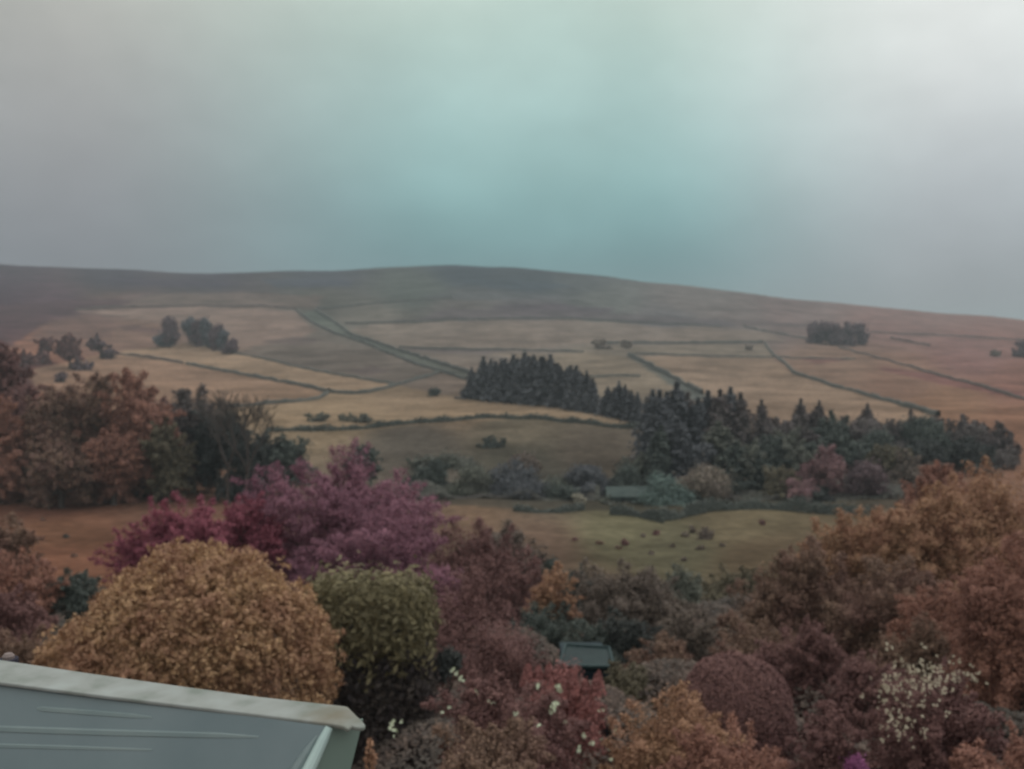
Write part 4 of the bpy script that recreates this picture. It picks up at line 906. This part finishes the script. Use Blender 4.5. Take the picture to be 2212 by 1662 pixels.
# red tips: upright leafy points
rng = np.random.default_rng(77)
for i, (x, y) in enumerate([(1140, 1436), (1163, 1440), (1186, 1437), (1212, 1458), (1238, 1451), (1292, 1452), (1265, 1470)]):
    Y = 18.2; p = at(x, y, Y); hgt = .42; n = 260
    t = rng.random(n); an = rng.random(n) * 6.28; rr = .12 * (1 - t) ** .7 + .02
    Pq = np.stack([np.cos(an) * rr, np.sin(an) * rr, -hgt * (1 - t)], 1); N = np.stack([np.cos(an), np.sin(an), np.full(n, .5)], 1)
    V, Fq = leaves(Pq, N, .05, rng, asp=1.8)
    o = link('red_shoot', mesh_np('red_shoot', V, Fq), M['redtip'], redt); o.location = Vector(p) - redt.location

# ------------------------------------------------------------------ white blossoms
def blossom_mesh(seed, s):
    rng = np.random.default_rng(seed); mb = MB()
    for k in range(5):
        c = rng.normal(size=3) * s * .32
        for j in range(5):
            an = 6.283 * j / 5 + k; d = np.array([math.cos(an), -.45, math.sin(an)]); sd_ = np.array([-math.sin(an), 0, math.cos(an)])
            q = c + d * s * .38
            mb.add([c, c + d * s * .22 + sd_ * s * .14, q, c + d * s * .22 - sd_ * s * .14], [(0, 1, 2, 3)])
    return mb.mesh('blossom')
WH = roughmat('petal_white', lin((200, 210, 180)), lin((232, 238, 212)), 20, .6)
WHC = roughmat('petal_cream', lin((170, 158, 138)), lin((212, 202, 178)), 20, .6)
BM = [blossom_mesh(i, .075) for i in range(4)]; BM2 = [blossom_mesh(10 + i, .10) for i in range(4)]
for me in BM2: me.materials.append(WH)
for me in BM: me.materials.append(WHC)
def blossoms(parent, pts, env, meshes, sc=1.0):
    x0_, x1_, t0_, b0_, Yc = env
    for i, (x, y, s) in enumerate(pts):
        e = ((x - (x0_ + x1_) / 2) / ((x1_ - x0_) / 2)) ** 2 + ((y - (t0_ + b0_) / 2) / ((b0_ - t0_) / 2)) ** 2
        Yb = Yc - (x1_ - x0_) / 2 / F * Yc * (math.sqrt(max(0, 1 - e)) * .98 + .1)
        p = at(x, y, Yb); o = link('blossom', meshes[i % 4], None, parent); o.location = Vector(p) - parent.location
        o.scale = (s * sc,) * 3; o.rotation_euler = (i * 1.3 % .8, i * 2.1 % 6, i * .7 % .6)
sh1 = [o for o in bpy.data.objects if o.name.startswith('flowering_shrub')]
S1 = [(978, 1446, 1.1), (985, 1456, .8), (996, 1467, 1.1), (1027, 1493, .8), (1162, 1483, 1.1), (1206, 1482, 1.2), (1210, 1492, 1.1), (1203, 1518, 1.3), (1193, 1530, 1.5), (1190, 1540, .8), (1114, 1543, .8), (1063, 1520, .7),
      (1056, 1514, .6), (970, 1528, .7), (1358, 1556, 1.1), (1329, 1577, .9), (1163, 1568, .8), (1222, 1560, .7), (1262, 1590, .9), (1282, 1607, .9), (1311, 1597, .7), (1250, 1620, 1.2), (1316, 1619, .6), (1357, 1628, .7), (1356, 1617, .5), (1275, 1606, .6),
      (1299, 1597, .5), (957, 1538, .6), (1293, 1536, .6), (1303, 1535, .6)]
blossoms(sh1[0], S1, (860, 1290, 1440, 1780, 17), BM2, .7)
blossoms(sh1[1] if len(sh1) > 1 else sh1[0], [(848, 1559, 1.1), (866, 1560, .6), (846, 1573, 1.3), (857, 1580, .5), (851, 1591, .5), (1320, 1640, .7)], (800, 1230, 1540, 1860, 13), BM2, .6)
rr = random.Random(12); S2 = []
for (x0, y0, sx, sy, n) in [(1945, 1425, 8, 18, 7), (1960, 1452, 14, 10, 8), (2000, 1440, 22, 10, 8), (1975, 1470, 30, 14, 14), (1915, 1490, 12, 16, 10), (1950, 1500, 26, 16, 14), (2070, 1450, 20, 14, 10), (2050, 1475, 20, 8, 4), (1965, 1550, 22, 14, 12), (1915, 1560, 10, 14, 6), (2090, 1500, 16, 22, 4), (1965, 1598, 20, 10, 3)]:
    for _ in range(int(n * .95)): S2.append((rr.gauss(x0, sx * .95), rr.gauss(y0, sy * .95), rr.uniform(.5, 1.25)))
S2 = S2[:100]
blossoms(wf, S2, (1850, 2160, 1415, 1800, 18), BM, .72)
mbb = MB()
for i in range(120):
    x0, y0 = S2[i % len(S2)][:2]; x = x0 + rr.gauss(0, 26); y = y0 + rr.gauss(0, 22)
    e = ((x - 2005) / 155) ** 2 + ((y - 1607.5) / 192.5) ** 2
    p = Vector(at(x, y, 18 - 155 / F * 18 * (math.sqrt(max(0, 1 - e)) * .98 + .1))) - wf.location; s_ = rr.uniform(.012, .028)
    for k in range(3):
        c_ = p + Vector((rr.gauss(0, s_), rr.gauss(0, s_), rr.gauss(0, s_)))
        mbb.add([c_ + Vector((-s_, 0, 0)), c_ + Vector((0, -.3 * s_, -s_)), c_ + Vector((s_, 0, 0)), c_ + Vector((0, .3 * s_, s_))], [(0, 1, 2, 3)])
tag(link('small_blossom', mbb.mesh('small_blossom'), WHC, wf), kind='stuff')

# ------------------------------------------------------------------ undergrowth
rng = np.random.default_rng(5); n = 230000
Yg = 9 + 82 * rng.random(n) ** 1.15; Xg = (rng.random(n) * 2 - 1) * (.62 * Yg + 2)
mound = np.clip(.5 + .35 * np.sin(Xg / 1.7 + 1) * np.sin(Yg / 2.9) + .3 * np.sin(Xg / .8 + Yg / 2.1) + .25 * np.sin(Xg / 3.9 - Yg / 4.4), 0, 1.3)
Hm = mound * np.interp(Yg, [8, 20, 40, 70, 90], [.6, 1.4, 2.4, 2.2, .6])
Zg = zterr(Xg, Yg) + Hm * (1 - .25 * rng.random(n) ** 2)
V, Fq = leaves(np.stack([Xg, Yg, Zg], 1), np.tile([0, -.3, 1.], (n, 1)), 1.0, rng)
Vc = V.reshape(-1, 4, 3); cen = Vc.mean(1, keepdims=True); Vc = cen + (Vc - cen) * (3.6 * Yg / PXM)[:, None, None]
keep = (Yg < 86)
Vc = Vc[keep]; V = Vc.reshape(-1, 3); Fq = np.arange(len(V)).reshape(-1, 4)
ug = link('undergrowth', mesh_np('undergrowth', V, Fq), leafmat('leaf_scrub', (62, 52, 48), (96, 78, 66), (66, 62, 56), .22)); tag(ug, 'low brown undergrowth between the garden shrubs', 'undergrowth', kind='stuff')

# ------------------------------------------------------------------ garden shed, dark teal
YS = 27.0
TEAL = roughmat('shed_roof_felt', G((28, 42, 44)), G((44, 58, 58)), 1.2, .6, .3)
TEALD = roughmat('shed_boards', G((30, 42, 48)), G((44, 56, 60)), 2.0, .8)
TEALL = roughmat('shed_edge', G((42, 58, 60)), G((54, 70, 70)), 2.0, .6)
pc_ = at(1265, 1452, YS); gz = float(zterr(pc_[0], YS))
sh = root('garden_shed', (pc_[0], YS, gz), 'low dark teal garden shed among the bushes in the lower centre', 'shed')
def lp(px, py, Y): return np.array(at(px, py, Y)) - np.array([pc_[0], YS, gz])
A1 = lp(1208, 1440, YS - .4); B1 = lp(1326, 1442, YS - .4); B2 = lp(1316, 1400, YS + .9); A2 = lp(1222, 1394, YS + .9)
def slab(mb, q, t):
    q = [np.array(p) for p in q]; nrm = np.cross(q[1] - q[0], q[3] - q[0]); nrm /= np.linalg.norm(nrm)
    mb.box([*(p - nrm * t for p in q), *q])
mb = MB(); slab(mb, [A1, B1, B2, A2], .05)
A3 = A2 + (A2 - A1) * np.array([1, 1, 0]) - np.array([0, 0, .5]); B3 = B2 + (B2 - B1) * np.array([1, 1, 0]) - np.array([0, 0, .5])
slab(mb, [A2 + [0, .004, .0], B2 + [0, .004, .0], B3, A3], .05); link('roof', mb.mesh('shed_roof'), TEAL, sh)
mb = MB()
for a_, b_ in ((A1, A2), (B1, B2), (A2, B2), (A1, B1)):
    d = (b_ - a_) / np.linalg.norm(b_ - a_); mb.tube([a_ + [0, 0, .02], b_ + [0, 0, .02]], [.045, .045], 4)
link('roof_trim', mb.mesh('shed_trim'), TEALL, sh)
mb = MB(); x0, x1 = A1[0] + .12, B1[0] - .12; y0, y1 = -.28, 2.0; zt = min(A1[2], B1[2]) - .06
mb.box([(x0, y0, -.3), (x1, y0, -.3), (x1, y1, -.3), (x0, y1, -.3), (x0, y0, zt), (x1, y0, zt), (x1, y1, zt), (x0, y1, zt)])
link('wall', mb.mesh('shed_wall'), TEALD, sh)
mb = MB(); mb.box([(x1 - .75, y0 - .03, 0), (x1 - .1, y0 - .03, 0), (x1 - .1, y0 - .002, 0), (x1 - .75, y0 - .002, 0), (x1 - .75, y0 - .03, zt - .1), (x1 - .1, y0 - .03, zt - .1), (x1 - .1, y0 - .002, zt - .1), (x1 - .75, y0 - .002, zt - .1)])
dr = link('door', mb.mesh('shed_door'), roughmat('shed_door_paint', G((26, 36, 44)), G((34, 46, 52)), 3), sh)
mb = MB(); mb.box([(x1 - .68, y0 - .06, zt - .9), (x1 - .64, y0 - .06, zt - .9), (x1 - .64, y0 - .032, zt - .9), (x1 - .68, y0 - .032, zt - .9), (x1 - .68, y0 - .06, zt - .75), (x1 - .64, y0 - .06, zt - .75), (x1 - .64, y0 - .032, zt - .75), (x1 - .68, y0 - .032, zt - .75)])
link('handle', mb.mesh('shed_handle'), TEALL, dr)

# ================================================================== WHITE-EDGED ROOF CLOSE TO THE WINDOW
ZC = -0.90
def onplane(px, py, z):
    s = float(slope(py)); Y = z / s; return np.array([(px - CX) / F * (Y * cp - z * sp), Y, z])
bay = root('bay_roof', tuple(onplane(0, 1475, ZC)), 'grey bay roof with a weathered white capping close by in the bottom left corner', 'roof')
O = np.array(bay.location)
m, nt, b = mat('weathered_capping'); L = nt.links.new
tc = nd(nt, 'ShaderNodeTexCoord'); n1 = nd(nt, 'ShaderNodeTexNoise'); n1.inputs['Scale'].default_value = 9; n1.inputs['Detail'].default_value = 6
L(tc.outputs['Object'], n1.inputs['Vector']); r = ramp(nt, [(.32, lin((120, 127, 120))), (.5, lin((142, 146, 142))), (.7, lin((152, 158, 155)))]); L(n1.outputs['Fac'], r.inputs[0])
# dirt stain at the capping's end
pst = onplane(722, 1546, ZC) - O
vd = nd(nt, 'ShaderNodeVectorMath', operation='DISTANCE'); L(tc.outputs['Object'], vd.inputs[0]); vd.inputs[1].default_value = tuple(pst)
n2 = nd(nt, 'ShaderNodeTexNoise'); n2.inputs['Scale'].default_value = 30; L(tc.outputs['Object'], n2.inputs['Vector'])
ad = nd(nt, 'ShaderNodeMath', operation='MULTIPLY_ADD'); L(n2.outputs['Fac'], ad.inputs[0]); ad.inputs[1].default_value = .08; L(vd.outputs['Value'], ad.inputs[2])
mr = nd(nt, 'ShaderNodeMapRange'); L(ad.outputs[0], mr.inputs['Value']); mr.inputs['From Min'].default_value = .05; mr.inputs['From Max'].default_value = .14; mr.inputs['To Min'].default_value = .8; mr.inputs['To Max'].default_value = 0
mx = nd(nt, 'ShaderNodeMix', data_type='RGBA'); L(mr.outputs[0], mx.inputs[0]); L(r.outputs[0], mx.inputs[6]); mx.inputs[7].default_value = (*lin((112, 104, 86)), 1)
L(mx.outputs[2], b.inputs['Base Color']); b.inputs['Roughness'].default_value = .6
CAPM = m
PANM = roughmat('grey_panel', lin((98, 114, 118)), lin((114, 128, 131)), 3, .2, .03, .5)
STREAKM = roughmat('pale_streak', lin((114, 130, 131)), lin((130, 143, 142)), 6, .4, 0, .5)
CORM = roughmat('corner_trim_white', lin((165, 190, 186)), lin((190, 210, 204)), 5, .25, 0, .6)
SIDM = roughmat('side_panel_grey', lin((112, 132, 122)), lin((128, 146, 136)), 3, .5, 0, .3)
# capping: an extruded strip with a mitred, slightly broken end
outl = [(-260, 1389), (0, 1425), (200, 1455), (400, 1483), (562, 1505), (745, 1525), (752, 1527), (770, 1545), (783, 1557), (790, 1566), (786, 1571), (777, 1572), (766, 1570), (759, 1568), (753, 1574), (747, 1573), (742, 1569), (719, 1564), (562, 1544), (200, 1500), (0, 1474), (-260, 1440)]
top = [onplane(x, y, ZC) - O for x, y in outl]
mb = MB(); n = len(top); TH = .010
mb.add([*(p for p in top), *(p - [0, 0, TH] for p in top)], [tuple(range(n))[::-1], tuple(range(n, 2 * n)), *[(i, (i + 1) % n, n + (i + 1) % n, n + i) for i in range(n)]])
cme = mb.mesh('capping'); co = link('capping', cme, CAPM, bay)
bv = co.modifiers.new('bevel', 'BEVEL'); bv.width = .006; bv.segments = 3; bv.limit_method = 'ANGLE'
# sloping grey panel falling from under the capping
ZP = ZC - TH - .004
PL = onplane(-260, 1440, ZC) - O; PR = onplane(705, 1571, ZC) - O
ed = (PR - PL); ed[2] = 0; ed /= np.linalg.norm(ed); nin = np.array([ed[1], -ed[0], 0])
if nin[1] > 0: nin = -nin                       # towards the viewer
dn = nin * .52 + np.array([0, 0, -.85]); dn /= np.linalg.norm(dn)
PL = PL - nin * .015; PR = PR - nin * .015; PL[2] = PR[2] = -TH - .002
lb_ = lambda p, t: p + dn * t

mb = MB(); pn = np.cross(ed, dn); pn /= np.linalg.norm(pn); pn = pn if pn[2] > 0 else -pn
def onpanel(px, py, off=0.0):
    d = at(px, py, 1.0); p0 = O + PL + pn * off; t = np.dot(p0, pn) / np.dot(d, pn); return d * t - O
PR = onpanel(713, 1570); Rb = PR + (onpanel(667, 1664) - PR) * 2; Lb = lb_(PL, .6)
q = [PL, PR, Rb, Lb]
mb.box([*(p - pn * .03 for p in q), *q]); link('grey_panel', mb.mesh('bay_panel'), PANM, bay)
# point on the panel under a picture position
def onpanel(px, py, off=0.0):
    d = at(px, py, 1.0); p0 = O + PL + pn * off; t = np.dot(p0, pn) / np.dot(d, pn); return d * t - O
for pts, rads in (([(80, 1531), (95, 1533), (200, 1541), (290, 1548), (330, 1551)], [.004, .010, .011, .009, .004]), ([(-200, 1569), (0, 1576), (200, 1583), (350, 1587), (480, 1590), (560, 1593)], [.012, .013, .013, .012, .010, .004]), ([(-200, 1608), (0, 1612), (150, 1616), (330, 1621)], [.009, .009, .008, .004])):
    mb = MB(); mb.tube([onpanel(x, y, -.7 * r_) for (x, y), r_ in zip(pts, rads)], rads, 8); link('reflection_streak', mb.mesh('bay_reflection_streak'), STREAKM, bay)  # raised pale streaks stand in for reflections on the glossy panel
# corner trim and side panel
c_t = PR + pn * .002; c_b = onpanel(667, 1664, .002); c_b2 = c_t + (c_b - c_t) * 1.6
mb = MB(); mb.tube([c_t + (c_b - c_t) * .02, c_t + (c_b - c_t) * .3, c_b, c_b2], [.009, .012, .015, .017], 10); link('corner_trim', mb.mesh('bay_corner'), CORM, bay)
wv = (onpanel(655, 1668, .003) - onpanel(610, 1668, .003))
mb = MB(); a0 = onpanel(684, 1588, .003); a1 = onpanel(640, 1664, .003); a2 = a0 + (a1 - a0) * 1.6
mb.tube([p - pn * .005 for p in (a0, (a0 + a1) / 2, a1, a2)], [.003, .012, .016, .018], 8); link('inner_trim', mb.mesh('bay_inner_trim'), STREAKM, bay)
Yd = (O + c_t)[1]
s1 = at(785, 1576, Yd + .07) - O; s1[2] = -TH - .006
e1 = PR - pn * .004; e2 = e1 + (onpanel(667, 1664) - PR) * 2
qn = np.cross(s1 - e1, e2 - e1); qn /= np.linalg.norm(qn)
def onside(px, py):
    d = at(px, py, 1.0); return d * (np.dot(O + e1, qn) / np.dot(d, qn)) - O
s2 = s1 + (onside(757, 1664) - s1) * 2
q = [e1, s1, s2, e2]
mb = MB(); sn = np.cross(q[1] - q[0], q[3] - q[0]); sn /= np.linalg.norm(sn); sn = sn if np.dot(sn, O + q[1]) < 0 else -sn
mb.box([*(p - sn * .004 for p in q), *q]); link('side_panel', mb.mesh('bay_side'), SIDM, bay)
# small pale vent cap peeping above the capping at the far left
p = at(18, 1413, 3.1); vc = root('vent_cap', tuple(p), 'tiny pale-topped dark vent cap peeping over the white capping at the far left', 'vent')
mb = MB(); mb.tube([(0, 0, -.5), (0, 0, -.015)], [.03, .03], 14); link('pipe', mb.mesh('vent_pipe'), roughmat('dark_pipe', G((46, 44, 56)), G((60, 58, 68)), 6), vc)
mb = MB(); mb.tube([(0, 0, -.018), (0, 0, -.006), (0, 0, .002)], [.018, .019, .012], 14); link('cap', mb.mesh('vent_top'), roughmat('pale_cap', lin((120, 108, 106)), lin((140, 128, 124)), 6), vc)

# ================================================================== HAZE
HZD = 0.00024
me = bpy.data.meshes.new('haze'); x, y0, y1, zb, zt = 3300, -58, 2900, -60, 170
gmn = float(ZZ[(YY < 3000)].min()); gmx = float(ZZ.max())
X0 = float(np.abs(XX).max()) + 20; Y1 = float(YY.max()) + 20; Y0 = float(YY.min()) - 20
vb = [(-X0, Y0, float(ZZ.min()) - 1), (X0, Y0, float(ZZ.min()) - 1), (X0, Y1, float(ZZ.min()) - 1), (-X0, Y1, float(ZZ.min()) - 1)]
zt = max(gmx, 0) + 12
mb = MB(); mb.box([*vb, *[(a_, b_, zt) for a_, b_, _ in vb]])
hz = link('haze', mb.mesh('haze')); tag(hz, 'thin blue-grey air over the valley', 'haze', kind='stuff')
m = bpy.data.materials.new('air'); m.use_nodes = True; nt = m.node_tree; nt.nodes.clear()
o = nd(nt, 'ShaderNodeOutputMaterial'); pv = nd(nt, 'ShaderNodeVolumePrincipled'); pv.inputs['Color'].default_value = (.70, .80, .84, 1); pv.inputs['Density'].default_value = HZD; pv.inputs['Anisotropy'].default_value = 0.2
nt.links.new(pv.outputs[0], o.inputs['Volume']); hz.data.materials.append(m)
